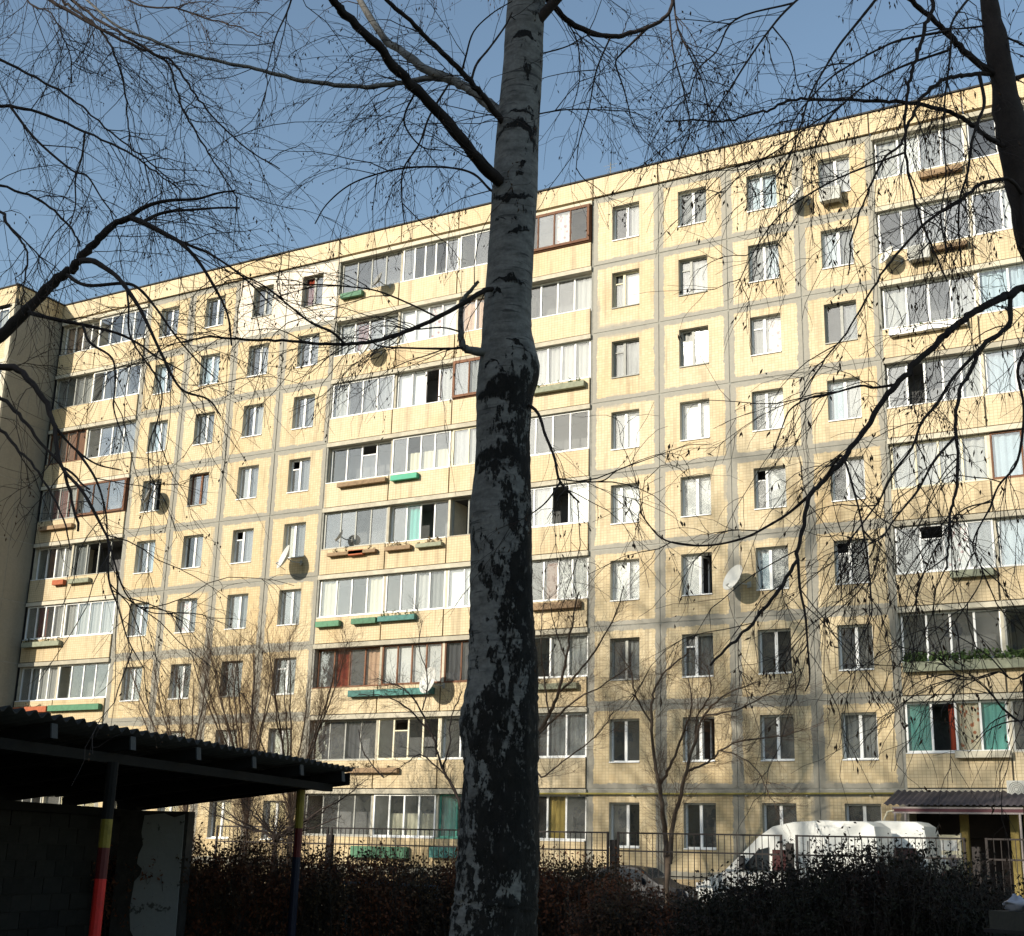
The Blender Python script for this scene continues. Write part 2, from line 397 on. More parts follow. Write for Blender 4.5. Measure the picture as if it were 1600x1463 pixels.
def plain_bays(seams, colbase, detail=True):
    for i in range(len(seams) - 1):
        x0, wd = seams[i], seams[i + 1] - seams[i]
        for fl in range(1, 10):
            white = colbase == 10 and fl == 9 and i >= 2
            B('wall_panel', panel_mesh(wd, M_TILE_W if white else M_TILE), x0, 0, joint(fl - 1))
            B('joint_strip', boxmesh('joint_strip', wd, 0.2, 0.16, M_MORTAR), x0, -0.012, joint(fl) - 0.08)
            spec = WIN.get((colbase + i, fl), ('w', rnd.choice(['gg', 'gs', 'ss', 'gw']), .48, None))
            bay_window(x0 + wd / 2 - WW / 2, joint(fl - 1) + WB, *spec)
        B('plinth_panel', MB().box(0.02, wd - 0.02, 0.02, 0.3, 0, J0 - 0.01).mesh('plinth_panel', M_TILE_G), x0)
        B('parapet_panel', panel_mesh(wd, M_TILE_P, False, TOP - ROOF_Z - 0.09), x0, -0.09, ROOF_Z + 0.09)
    for X in seams:
        B('joint_strip', boxmesh('joint_strip', 0.14, 0.19, ROOF_Z, M_MORTAR), X - 0.07, -0.005, 0)
    for X in seams[1:-1]:
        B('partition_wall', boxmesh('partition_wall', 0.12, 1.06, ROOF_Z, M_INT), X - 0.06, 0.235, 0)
plain_bays(SL, 10); plain_bays(SR, 0); plain_bays(SX, 20)
# floors inside, one slab per storey
for fl in range(1, 10):
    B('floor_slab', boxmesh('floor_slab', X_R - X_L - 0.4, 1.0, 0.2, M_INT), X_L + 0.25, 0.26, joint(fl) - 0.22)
B('roof_edge', MB().box(0, X_R - X_L, -0.17, 0.30, TOP + 0.005, TOP + 0.06).mesh('roof_edge', M_ROOF), X_L)

# ---------------------------------------------------------------- loggias
PH = 1.05
def loggia_window(x0, x1, Z, colr, states, proud=0.0, h=None, n=None):
    fm = FR[colr]; wd = x1 - x0; h = h or (ST - 0.16 - PH - 0.06); n = len(states)
    t = 0.06 if proud == 0 else 0.10
    m = MB(); y0, y1 = 0, 0.07
    m.box(0, wd, y0, y1, 0, t); m.box(0, wd, y0, y1, h - t, h); m.box(0, t, y0, y1, t, h - t); m.box(wd - t, wd, y0, y1, t, h - t)
    pw = (wd - 2 * t) / n; mt = 0.035 if colr in 'gb' else 0.045
    for i in range(1, n): m.box(t + i * pw - mt / 2 - 0.01, t + i * pw + mt / 2 + 0.01, y0 + 0.004, y1 - 0.004, t, h - t)
    for i, st in enumerate(states):
        if st in 'vV': m.box(t + i * pw + mt / 2 + .01, t + (i + 1) * pw - mt / 2 - .01, y0 + .008, y1 - .008, h * 0.68, h * 0.68 + 0.045)
    if proud:   # box frame standing out from the facade
        m.box(-.02, wd + .02, 0.07, proud + 0.05, -0.04, -0.005); m.box(-.02, wd + .02, 0.07, proud + 0.05, h + .002, h + 0.05)
        m.box(-.02, 0, 0.072, proud + 0.05, 0, h); m.box(wd, wd + .02, 0.072, proud + 0.05, 0, h)
    lw = B('loggia_window', m.mesh('loggia_window', fm), x0, -proud if proud else rnd.choice((0.0, 0.05, 0.12, 0.2)), Z)
    for i, st in enumerate(states):
        a = t + i * pw + mt / 2 + 0.01; b = t + (i + 1) * pw - mt / 2 - 0.01
        if i == 0: a = t
        if i == n - 1: b = wd - t
        zt = h - t
        if st in 'v': zt = h * 0.68
        if st not in 'oO': put('pane', boxmesh('pane', b - a, 0.006, zt - t, M_GLASS), lw, (a, 0.03, t))
        hh = h - 2 * t + 0.06
        if st in CUR: put('curtain', curtain_mesh(b - a + 0.04, hh, st, st == 'W'), lw, (a - 0.02, 0.14, t - 0.03))
        elif st == 'h': put('curtain', curtain_mesh(b - a + 0.04, hh * 0.55, 'c'), lw, (a - 0.02, 0.14, t - 0.03))
        elif st == 'O': put('curtain', curtain_mesh((b - a) * .35, hh, 'r'), lw, (b - (b - a) * .35, 0.3, t - 0.03))
        elif st == 'k': put('panel', boxmesh('panel', b - a, 0.02, hh, M_BROWN), lw, (a, 0.12, t - .03))
    return lw

SPEC_C = {  # floor: four sections, (frame colour, pane states, proud)
 9:[('g','gggg',0),('w','ggggg',0),('w','ggsg',0),('b','ggxg',.22)],
 8:[('w','wrsw',0),('w','WWxW',0),('w','pppp',0),('w','gggw',0)],
 7:[('w','wgss',0),('w','WWOw',0),('b','ssss',.2),('w','wwwww',0)],
 6:[('w','ggvg',0),('w','ghhh',0),('c','wwww',0),('w','gggg',0)],
 5:[('g','gggg',0),('w','gtog',0),('g','oooo',0),('w','gwoW',0)],
 4:[('w','cggc',0),('w','ggws',0),('w','WWbb',0),('w','ggkww',0)],
 3:[('b','drgp',0),('b','WWWW',0),('b','ddsd',0),('w','wgww',0)],
 2:[('g','dgdg',0),('c','gvgg',0),('w','gggg',0),('w','ggss',0)],
 1:[('g','oggg',0),('w','ghhh',0),('t','tgtg',0),('w','wgyg',0)],
}
SPEC_R = {
 9:[('w','wWss',0),('w','ggg',0),('w','ggg',0)], 8:[('w','ggsg',0),('w','gWg',0),('b','ggg',0)], 7:[('w','wggw',0),('w','bbg',0),('w','ggg',0)],
 6:[('w','goggw',0),('w','bgO',0),('w','ggg',0)], 5:[('c','wwww',0),('b','bbb',0),('w','ggg',0)], 4:[('w','gvxs',0),('w','bbb',0),('w','sss',0)],
 3:[('w','gggg',0),('g','ggg',0),('w','ggg',0)], 2:[('w','tOft',0),('g','ggg',0),('w','gsg',0)], 1:None,
}
SPEC_L = {
 9:[('w','ppgg',0),('w','ggsg',0)], 8:[('g','ggsw',0),('w','ggsg',0)], 7:[('b','gpkk',0),('w','ggss',0)], 6:[('g','grrw',0),('b','ggg',.18)],
 5:[('w','gkww',0),('g','sooo',0)], 4:[('w','grgw',0),('w','wwww',0)], 3:[('w','gwww',0),('w','gggg',0)], 2:[('g','gggg',0),('w','gggg',0)], 1:[('g','gggg',0),('g','gggg',0)],
}
def loggia_block(xs, specs, first=1):
    X0, X1 = xs[0], xs[-1]
    for fl in range(first, 10):
        zb = joint(fl - 1)
        B('loggia_slab', boxmesh('loggia_slab', X1 - X0 - 0.10, 0.40, 0.17, M_CONC), X0 + 0.05, -0.115, zb - 0.17)
        for i in range(len(xs) - 1):
            a, b = xs[i] + (0.09 if i == 0 else 0.03), xs[i + 1] - (0.09 if i == len(xs) - 2 else 0.03)
            sp_ = specs.get(fl)
            if sp_ is None or i >= len(sp_): 
                if sp_ is None: continue
                s3 = ('w', 'ggg', 0)
            else: s3 = sp_[i]
            B('parapet_panel', cached(('para', round(b - a, 2)), lambda: MB().box(0, b - a, -0.085, 0.0, 0, PH - 0.035).mesh('parapet_panel', M_TILE_P)), a, 0.0, zb + 0.035)
            B('parapet_rail', boxmesh('parapet_rail', b - a - 0.02, 0.10, 0.03, FR[s3[0]] if s3[0] != 'g' else M_CONC), a + 0.01, -0.095, zb + PH + 0.003)
            loggia_window(a + 0.02, b - 0.02, zb + PH + 0.04, s3[0], s3[1], s3[2])
    for X in xs[1:-1]:
        B('loggia_partition', boxmesh('loggia_partition', 0.1, 1.24, ROOF_Z - joint(first - 1), M_CONC), X - 0.05, 0.04, joint(first - 1))
    for i in range(len(xs) - 1):
        B('parapet_panel', panel_mesh(xs[i + 1] - xs[i], M_TILE_P, False, TOP - ROOF_Z - 0.09), xs[i], -0.09, ROOF_Z + 0.09)
    B('loggia_slab', boxmesh('loggia_slab', X1 - X0 - 0.10, 0.40, 0.17, M_CONC), X0 + 0.05, -0.115, ROOF_Z - 0.17)
    B('plinth_panel', MB().box(0.02, X1 - X0 - .02, 0.0, 0.3, 0, joint(first - 1) - 0.18 if first == 1 else 0.3).mesh('plinth_panel', M_TILE_G), X0)
    for X, s in ((X0, 1), (X1, -1)):
        B('loggia_pier', boxmesh('loggia_pier', 0.085, 1.2, ROOF_Z, M_CONC), X if s > 0 else X - 0.085, 0.06, 0)
loggia_block(LOG_C, SPEC_C); loggia_block(LOG_R, SPEC_R, 2); loggia_block(LOG_L, SPEC_L)

# entrance under the right-hand loggias: yellow side wall, shade painted dark around the doorway
M_YWALL = worn('ochre_wall_paint', (0.25, 0.19, 0.06), 0.8, 0.3, 3)
M_DOORSHADE = worn('door_and_shade_dark', (0.03, 0.02, 0.018), 0.6, 0.3)
B('entrance_wall', MB().box(0.09, 0.9, 0.9, 1.2, 0, 3.7).box(2.55, 3.35, 0.9, 1.2, 0, 3.7).box(0.9, 2.55, 0.9, 1.2, 2.5, 3.7).mesh('entrance_wall', M_DOORSHADE), LOG_R[0])
B('entrance_side_wall', MB().box(3.36, 5.8, 0.02, 1.2, 0, 3.7).mesh('entrance_side_wall', M_YWALL), LOG_R[0])
B('lintel', MB().box(0.09, 3.35, 0.02, .9, 3.3, 3.7).mesh('lintel', M_CONC_D), LOG_R[0])
dr = B('door', MB().box(0.92, 2.53, 1.1, 1.16, 0.1, 2.49).mesh('door', M_DOORSHADE), LOG_R[0])
put('door_handle', MB().tube([(1.75, 1.05, 1.0), (1.75, 1.05, 1.35)], 0.015, 6).mesh('door_handle', M_WHITE), dr)

# ---------------------------------------------------------------- adjoining wing (left edge)
wing = thing('apartment_building', 'adjoining block projecting at the left edge with a shaded windowless side wall', 'building', (-49.85, -2.85, 0))
put('inner_wall', MB().box(-16, -0.3, 1.2, 14, 0, ROOF_Z).mesh('inner_wall', M_INT), wing)
put('roof', MB().box(-16, 0.05, -0.05, 14, ROOF_Z + .02, ROOF_Z + 0.25).mesh('roof', M_ROOF), wing)
put('roof_edge', MB().box(-16, 0.14, -0.16, 0.2, TOP + 0.005, TOP + 0.06).box(-0.2, 0.14, 0.2, 2.8, TOP + .005, TOP + .06).mesh('roof_edge', M_ROOF), wing)
side = cached('wingside', lambda: MB().box(-0.22, 0.0, 0.025, 1.40, 0.025, ST - 0.025).mesh('wall_panel', M_TILE))
for fl in range(1, 10):
    for k in range(2): put('wall_panel', side, wing, (0, k * 1.42 + 0.0, joint(fl - 1)))
    put('joint_strip', boxmesh('joint_strip', 0.2, 2.82, 0.14, M_MORTAR), wing, (-0.21, 0.01, joint(fl) - 0.07))
put('joint_strip', boxmesh('joint_strip', 0.2, 0.14, ROOF_Z, M_MORTAR), wing, (-0.205, 1.35, 0))
put('plinth_panel', MB().box(-0.2, 0.004, 0.0, 2.82, 0, J0).mesh('plinth_panel', M_TILE_G), wing)
put('parapet_panel', MB().box(-0.2, 0.06, 0.05, 2.84, ROOF_Z + .03, TOP).mesh('parapet_panel', M_TILE_P), wing)
for xa, xb in ((-3.2, -0.02), (-6.4, -3.22)):
    put('parapet_panel', MB().box(xa, xb, -0.10, 0.04, ROOF_Z + .03, TOP).mesh('parapet_panel', M_TILE_P), wing)
    for fl in range(1, 10):
        zb = joint(fl - 1)
        put('parapet_panel', boxmesh('wparapet', xb - xa - .3 if xb > -1 else xb - xa, 0.1, PH, M_TILE_P), wing, (xa, -0.08, zb))
        put('loggia_slab', boxmesh('loggia_slab', xb - xa, 1.2, 0.16, M_CONC), wing, (xa, -0.12, zb - 0.17))
        m = MB(); W_ = xb - xa - (0.3 if xb > -1 else 0); H_ = ST - .17 - PH - .02
        for q in range(5): m.box(q * (W_ - .06) / 4, q * (W_ - .06) / 4 + .06, 0, .06, .06, H_ - .06)
        m.box(0, W_, 0, .06, 0, .06); m.box(0, W_, 0, .06, H_ - .06, H_)
        lw = put('loggia_window', cached(('wlw', round(W_, 2)), lambda: m.mesh('loggia_window', M_WHITE)), wing, (xa, -0.06, zb + PH + 0.01))
        for q in range(4):
            pw = (W_ - .06) / 4
            put('pane', boxmesh('pane', pw - .06, .006, H_ - .12, M_GLASS), lw, (q * pw + .06, .027, .06))
            if (q + fl) % 3 == 0: put('curtain', curtain_mesh(pw, H_ - .1, 'w'), lw, (q * pw + .03, .14, .05))
put('corner_pier', MB().box(-0.3, -0.23, -0.1, 1.2, 0, ROOF_Z).box(-0.23, -.001, -0.1, 0.02, 0, ROOF_Z).mesh('corner_pier', M_CONC), wing)

# ---------------------------------------------------------------- the block across the yard, whose shade falls on the foreground
SH_Y, SH_H = -83.0, 26.1
opp = thing('apartment_building', 'opposite apartment block across the yard with its shaded side towards the trees', 'building', (-40, SH_Y, 0), (0, 0, R_(5)))
put('wall', MB().box(-60, 60, -12, 0, 0, SH_H).mesh('wall', M_TILE_P), opp)
put('roof', MB().box(-60.2, 60.2, -12.2, 0.2, SH_H + .01, SH_H + 0.2).mesh('roof', M_ROOF), opp)
wmesh = MB().box(0, 1.4, 0.003, 0.06, 0, 1.5).mesh('window', worn('dark_window', (0.04, 0.045, 0.05), 0.15, 0.2, 2, 0, 0.5))
for fl in range(9):
    for k in range(24): put('window', wmesh, opp, (-58 + k * 4.9, 0, 2.0 + fl * 2.8))

# ---------------------------------------------------------------- things fixed to the facade
# canopy over the entrance
M_CANR = worn('purple_grey_roofing', (0.05, 0.044, 0.05), 0.6, 0.25)
M_MAROON = worn('maroon_paint', (0.08, 0.022, 0.03), 0.6, 0.25)
M_PINKW = worn('pale_pink_trim', (0.27, 0.235, 0.225), 0.6, 0.15)
can = thing('entrance_canopy', 'corrugated purple grey canopy over the dark entrance with maroon fascia and pale posts', 'canopy', (-10.2, -1.75, 0))
NX = 44; cw = 4.0
v = []; f = []
for i in range(NX * 4 + 1):
    x = cw * i / (NX * 4); dz = 0.022 * math.sin(2 * math.pi * i / 8)
    for (y, z) in ((-0.1, 3.36), (1.72, 3.86)):
        v += [(x, y, z + dz), (x, y, z + dz - 0.01)]
for i in range(NX * 4):
    a = i * 4; b = a + 4
    f += [(a, b, b + 2, a + 2), (a + 1, a + 3, b + 3, b + 1), (a, a + 1, b + 1, b)]
put('roof_sheet', np_mesh('roof_sheet', v, np.array(f), M_CANR), can)
put('fascia', MB().box(0.25, cw - 0.1, -0.02, 0.02, 3.16, 3.25).mesh('fascia', M_MAROON), can)
put('trim', MB().box(0.25, cw - 0.1, -0.03, 0.03, 3.252, 3.30).mesh('trim', M_PINKW), can)
put('trim', MB().box(0.25, cw - 0.1, -0.025, 0.025, 3.11, 3.158).mesh('trim', M_PINKW), can)
put('soffit', MB().box(0.3, cw - .15, 0.04, 1.70, 3.20, 3.24).mesh('soffit', M_DOORSHADE), can)
for X in (0.32, 0.62, cw - 0.2): put('post', MB().tube([(X, 0, 0), (X, 0, 3.14)], 0.035, 8).mesh('post', M_PINKW), can)
arch = [(0.02 + 0.0, 0, 2.3), (0.0, 0, 2.95), (0.1, 0, 3.15), (0.3, 0, 3.2)]
put('arch_rail', MB().tube(arch, 0.03, 8).mesh('arch_rail', M_CREAM), can)
for k, X in enumerate((-8.15, -6.75)):
    y = thing('entrance_post', ['ochre post beside the dark doorway under the canopy', 'ochre post right of the notice board by the entrance'][k], 'post', (X, -0.6, 0),
              me=MB().box(-.11, .11, -.11, .11, 0, 3.15).box(-.14, .14, -.14, .14, 0, .25).mesh('entrance_post', M_YWALL), group='ochre entrance posts')
nb = thing('notice_board', 'pale notice board with pinned papers beside the entrance door', 'notice board', (-8.62, -0.75, 0))
put('board', MB().box(-.36, .36, -.02, .02, 1.55, 2.55).mesh('board', M_CREAM), nb)
for q in (-.36, .36): put('leg', MB().tube([(q, 0.03, 0), (q, 0.03, 2.6)], .025, 6).mesh('leg', M_GREYF), nb)
for q, (x, z, w_, h_, mm) in enumerate([(-.28, 1.7, .2, .28, M_WHITE), (-.02, 1.65, .24, .34, M_PINKW), (-.25, 2.1, .5, .3, M_WHITE)]):
    put('paper', MB().box(x, x + w_, -.026, -.0215, z, z + h_).mesh('paper', mm), nb)

# gas pipe
M_GAS = worn('yellow_pipe_paint', (0.24, 0.20, 0.05), 0.6, 0.2)
gp = thing('gas_pipe', 'thin yellow gas pipe running along the wall above the ground floor windows', 'pipe', (-17, -0.16, 3.74))
put('pipe', MB().tube([(-6.5, 0, 0), (0, 0, 0.0), (6.9, 0, 0.02)], 0.032, 8).mesh('pipe', M_GAS, True), gp)
for q in range(7): put('bracket', MB().box(-.02, .02, -.01, .15, -.07, -.04).mesh('bracket', M_GREYF), gp, (-6 + q * 2, 0, 0))

# flower boxes hung on the loggia rails
M_BOXG = worn('green_box_paint', (0.065, 0.17, 0.095), 0.6, 0.35); M_BOXB = worn('bright_green_plastic', (0.04, 0.33, 0.20), 0.5, 0.15)
M_BOXT = worn('teal_box_paint', (0.05, 0.165, 0.145), 0.6, 0.4); M_BOXW = worn('weathered_wood_box', (0.22, 0.15, 0.09), 0.9, 0.4)
M_BOXR = worn('rust_red_box', (0.38, 0.11, 0.05), 0.8, 0.3); M_BOXGY = worn('grey_green_box', (0.24, 0.25, 0.18), 0.9, 0.3)
M_SOIL = worn('potting_soil', (0.04, 0.03, 0.02), 0.95)
M_DRY = worn('dry_stalks', (0.16, 0.11, 0.05), 0.9, 0.4); M_PLANT = worn('plant_green', (0.06, 0.10, 0.03), 0.8, 0.4)
def leaf_cloud(pts, size, name, mat, r=rs, droop=False):
    """small four cornered leaves at the given points"""
    n = len(pts); a = r.normal(size=(n, 3)); a /= np.linalg.norm(a, axis=1)[:, None]
    b = r.normal(size=(n, 3)); b -= (a * b).sum(1)[:, None] * a; b /= np.linalg.norm(b, axis=1)[:, None]
    s = size * (0.6 + 0.8 * r.rand(n))[:, None]
    P = np.stack([pts - a * s, pts + b * s * .5, pts + a * s, pts - b * s * .5], 1).reshape(-1, 3)
    return np_mesh(name, P, np.arange(4 * n).reshape(n, 4), mat)
BOXES = [ # x0, x1, z, height, material, plants, label
 (-32.6, -31.5, 24.42, .22, M_BOXG, 0, 'pale green flower box at the left end of the top centre loggia'),
 (-32.12, -29.75, 15.98, .17, M_BOXW, 0, 'long weathered wooden planter left of the bright green box'),
 (-29.5, -28.25, 15.98, .21, M_BOXB, 0, 'bright green plastic flower box on a loggia rail'),
 (-32.4, -30.05, 13.10, .13, M_BOXW, 3, 'long thin wooden planter under the small white dish'),
 (-31.35, -30.65, 13.09, .2, M_BOXR, 0, 'short rust red flower box in the middle of a thin planter'),
 (-29.6, -28.4, 13.10, .15, M_BOXW, 5, 'weathered planter with dry stalks right of the rust red box'),
 (-28.15, -26.98, 13.10, .15, M_BOXGY, 5, 'grey planter next to the open loggia bay'),
 (-32.75, -31.6, 10.29, .22, M_BOXG, 0, 'short dark green flower box at the left corner of a loggia with cream curtains'),
 (-31.0, -29.85, 10.31, .22, M_BOXG, 0, 'dark green flower box left of the box with a trailing plant'),
 (-29.75, -28.05, 10.33, .2, M_BOXT, 8, 'long dark green flower box with a trailing plant at its left end'),
 (-30.95, -29.75, 7.49, .24, M_BOXT, 0, 'teal flower box under the pale panelled window, leftmost of three'),
 (-29.7, -28.4, 7.49, .24, M_BOXT, 0, 'teal flower box under the white panes, middle of three'),
 (-28.35, -27.1, 7.49, .24, M_BOXT, 0, 'teal flower box beside the white satellite dish, rightmost of three'),
 (-23.2, -20.95, 18.72, .22, M_BOXGY, 8, 'long grey green planter with trailing greenery right of the birch trunk'),
 (-23.0, -21.0, 10.36, .24, M_BOXW, 5, 'weathered wooden planter below a loggia with brown panel'),
 (-22.8, -21.1, 7.46, .2, M_BOXGY, 4, 'mossy planter on the loggia behind the bare branches right of the birch'),
 (-30.8, -28.5, 4.6, .18, M_BOXW, 4, 'dark wooden planter on the second floor loggia rail above the hedge'),
 (-30.4, -27.9, 1.65, .4, M_BOXG, 0, 'large dark green box under the dark ground floor loggia panes'),
 (-26.95, -25.8, 1.72, .42, M_BOXT, 0, 'deep teal box under the green framed ground floor loggia'),
 (-49.5, -47.4, 7.38, .25, M_BOXR, 3, 'long rusty planter at the inner corner next to the wing'),
 (-47.3, -44.2, 7.40, .25, M_BOXG, 0, 'very long green planter beside the rusty planter'),
 (-49.5, -47.1, 10.32, .22, M_BOXGY, 9, 'grey planter with dry growth in the corner beside the wing'),
 (-48.0, -47.3, 13.12, .22, M_BOXR, 0, 'small terracotta red box on the corner loggia rail'),
 (-47.0, -45.7, 13.10, .2, M_BOXGY, 0, 'olive wooden box right of the small terracotta red box'),
 (-49.4, -47.2, 15.78, .18, M_BOXW, 0, 'bare wooden tray below the brown framed corner loggia'),
 (-9.75, -5.2, 7.60, .3, M_BOXGY, 60, 'long planter full of green plants on the right hand loggia'),
 (-8.35, -6.75, 4.92, .2, M_CONC, 0, 'pale ledge box under the teal curtains'),
 (-8.15, -6.85, 10.42, .22, M_BOXGY, 0, 'grey box hanging below the washing on the right hand loggia'),
 (-8.3, -6.9, 24.3, .2, M_BOXW, 3, 'mossy wooden planter on the top right loggia'),
 (-9.6, -7.1, 18.75, .22, M_WHITE, 6, 'white flower box with pale flowers on the right hand loggia'),
 (-8.6, -6.9, 21.5, .16, M_BOXW, 0, 'weathered shelf beside the air conditioner on the right hand loggia'),
]
for x0, x1, z, h, mm, pl, lab in BOXES:
    wd = x1 - x0
    fb = thing('flower_box', lab, 'flower box', (x0, -0.10, z - h / 2 - 0.02), group='flower boxes hung along the loggia rails')
    d = 0.2; y0, y1 = -d - 0.005, -0.006; t = 0.02
    put('trough', MB().box(0, wd, y0, y0 + t, 0, h).box(0, wd, y1 - t, y1, 0, h).box(0, t, y0 + t, y1 - t, 0, h).box(wd - t, wd, y0 + t, y1 - t, 0, h)
        .box(t, wd - t, y0 + t, y1 - t, 0, .02).mesh('trough', mm), fb)
    put('soil', boxmesh('soil', wd - 0.05, d - 0.05, h * .7, M_SOIL), fb, (0.025, y0 + 0.025, 0.022))
    if pl:
        m = MB(); P = []
        for q in range(pl * 2):
            x = rs.uniform(.05, wd - .05); yy = rs.uniform(y0 + .04, y1 - .04); hh = rs.uniform(.10, .30) * (1.5 if pl > 20 else 1)
            dx, dy = rs.uniform(-.08, .08), rs.uniform(-.1, .02)
            m.tube([(x, yy, h * .7), (x + dx * .5, yy + dy * .5, h * .7 + hh * .7), (x + dx, yy + dy, h * .7 + hh)], .005, 3)
            P += [(x + dx * u + rs.normal() * .03, yy + dy * u + rs.normal() * .03, h * .7 + hh * u) for u in rs.rand(34 if pl > 20 else 12)]
        put('stalks', m.mesh('stalks', M_DRY), fb, kind='stuff')
        put('leaves', leaf_cloud(np.array(P), .055 if pl > 20 else .04, 'leaves', M_PLANT if pl > 5 else M_DRY), fb, kind='stuff')

# satellite dishes
M_DISHW = worn('dish_white', (0.52, 0.52, 0.49), 0.5, 0.1); M_DISHD = worn('dish_dark_mesh', (0.06, 0.06, 0.055), 0.6, 0.2); M_DISHG = worn('dish_grey', (0.20, 0.20, 0.19), 0.6, 0.2)
def dish_mesh(r, mat):
    m = MB(); n = 20; rings = 5
    for sgn, off in ((1, 0.0), (-1, -0.012)):
        idx = []
        for k in range(rings + 1):
            rr = r * k / rings; zz = 0.35 * rr * rr / r + off
            idx.append([len(m.v) + j for j in range(n)])
            m.v += [(rr * math.cos(2 * math.pi * j / n), rr * 1.08 * math.sin(2 * math.pi * j / n), zz) for j in range(n)]
        for k in range(rings):
            for j in range(n):
                q = (idx[k][j], idx[k][(j + 1) % n], idx[k + 1][(j + 1) % n], idx[k + 1][j])
                m.f.append(q if sgn > 0 else q[::-1]); m.m.append(0)
    return m.mesh('reflector', mat, True)
DISHES = [ # x, z, radius, material, yaw (0 faces the yard, + turns right), tilt, stand-off, label
 (-30.45, 21.62, .40, M_DISHW, -30, 22, .6, 'white satellite dish below the bright white loggia panes, with its dark round shadow'),
 (-33.85, 13.02, .50, M_DISHW, -34, 20, .6, 'large white satellite dish beside the end bay window, its round shadow on the wall'),
 (-41.80, 16.52, .44, M_DISHG, -35, 20, .6, 'grey satellite dish below the open left window'),
 (-14.75, 10.70, .46, M_DISHW, -32, 25, .55, 'white satellite dish next to the fourth floor window, right of the birch'),
 (-31.35, 13.75, .26, M_DISHW, -50, 30, .45, 'small white satellite dish tilted in front of grey loggia panes'),
 (-26.75, 7.75, .48, M_DISHW, -22, 15, .55, 'white satellite dish beside the teal flower boxes, close to the birch trunk'),
 (-30.2, 24.6, .34, M_DISHG, -30, 25, .5, 'grey satellite dish on the top loggia left of the birch'),
 (-12.2, 24.35, .36, M_DISHW, -40, 25, .5, 'white satellite dish beside the air conditioner under the eaves'),
 (-9.1, 21.4, .33, M_DISHW, -40, 25, .5, 'white satellite dish behind the bare branches on the right hand loggia'),
]
for X, Z, r, mm, yw, tl, so, lab in DISHES:
    d = thing('satellite_dish', lab, 'satellite dish', (X, -0.10, Z), (0, 0, R_(yw)), group='satellite dishes on the facade')
    rx = R_(90 - tl)
    put('reflector', dish_mesh(r, mm), d, (0, -so, 0), (rx, 0, 0))
    put('arm', MB().tube([(0, -so - .02, -r * .98), (0, -so - r * .9, -r * .5)], .012, 5).mesh('arm', M_GREYF), d)
    put('receiver', MB().tube([(0, -so - r * .88, -r * .52), (0, -so - r * .70, -r * .38)], .03, 7).mesh('receiver', M_GREYF), d)
    put('bracket', MB().tube([(0, 0.09, -.1), (0, -so * .6, -.1), (0, -so + .02, 0)], .022, 6).box(-.1, .1, .0, .012, -.2, 0).mesh('bracket', M_GREYF), d)

# air conditioners
for X, Z, lab in ((-11.35, 24.0, 'white air conditioner under the upper right window beside a white dish'), (-8.45, 21.15, 'white air conditioner on the right hand loggia behind the branches'),
                  (-6.55, 3.62, 'white air conditioner by the canopy at the right edge')):
    a = thing('air_conditioner', lab, 'air conditioner', (X, -0.05, Z), group='air conditioners on the facade')
    put('case', MB().box(-.36, .36, -.40, -.12, 0, .5).mesh('case', worn('ac_case', (.42, .42, .39), .6, .15)), a)
    m = MB()
    for k in range(4):
        rr = .06 + k * .05; pts = [(rr * math.cos(q * math.pi / 8), -.41, .25 + rr * math.sin(q * math.pi / 8)) for q in range(17)]
        m.tube([(p[0] - .1, p[1], p[2]) for p in pts], .008, 4, cap=False)
    put('fan_grille', m.mesh('fan_grille', M_GREYF), a)
    for q in (-.3, .3): put('bracket', MB().box(q - .02, q + .02, -.42, .04, -.04, -.003).mesh('bracket', M_GREYF), a)

# roof aerials
for X, hgt, lab in ((-20.6, 2.0, 'thin roof aerial pole above the loggias right of the birch'), (-12.9, 1.4, 'short roof aerial behind the right hand branches')):
    a = thing('roof_aerial', lab, 'aerial', (X, 1.2, ROOF_Z + .25))
    put('mast', MB().tube([(0, 0, 0), (0, 0, hgt)], .02, 6).mesh('mast', M_GREYF), a)
    for k in range(3): put('element', MB().tube([(-.3 + .08 * k, 0, hgt - .1 - .15 * k), (.3 - .08 * k, 0, hgt - .1 - .15 * k)], .007, 4).mesh('element', M_GREYF), a)

# ---------------------------------------------------------------- fence along the drive
M_FENCE = worn('fence_dark_paint', (0.022, 0.017, 0.016), 0.7, 0.3)
FH = 2.28
fen = thing('metal_fence', 'tall dark metal fence of thin bars between the hedges and the parked vehicles', 'fence', (-20, -9, 0))
bar = cached('fbar', lambda: MB().box(-.008, .008, -.008, .008, .25, FH).mesh('bar', M_FENCE))
def fence_panel(a, b, h=FH, step=.16):
    a += 20; b += 20; L = b - a
    for z in (.25, FH * .80, FH): put('rail', cached(('rail', round(L, 2)), lambda: MB().box(0, L, -.02, .02, -.02, .02).mesh('rail', M_FENCE)), fen, (a, 0.0, z))
    for x in (a, b): put('stile', cached('stile', lambda: MB().box(-.028, .028, -.026, .026, .2, FH + .025).mesh('stile', M_FENCE)), fen, (x, 0, 0))
    n = int(L / step)
    for k in range(1, n): put('bar', bar, fen, (a + L * k / n, 0, 0))
for a, b in ((-29.3, -25.0), (-24.85, -20.4), (-20.25, -15.75), (-15.45, -10.98), (-10.58, -6.55), (-6.05, -3.0)): fence_panel(a, b)
for x in (-15.6, -10.78, -6.3, -20.33, -24.92): put('post', cached('fpost', lambda: MB().box(-.085, .085, -.08, .08, 0, 2.1).mesh('post', M_FENCE)), fen, (x + 20, 0.05, 0))

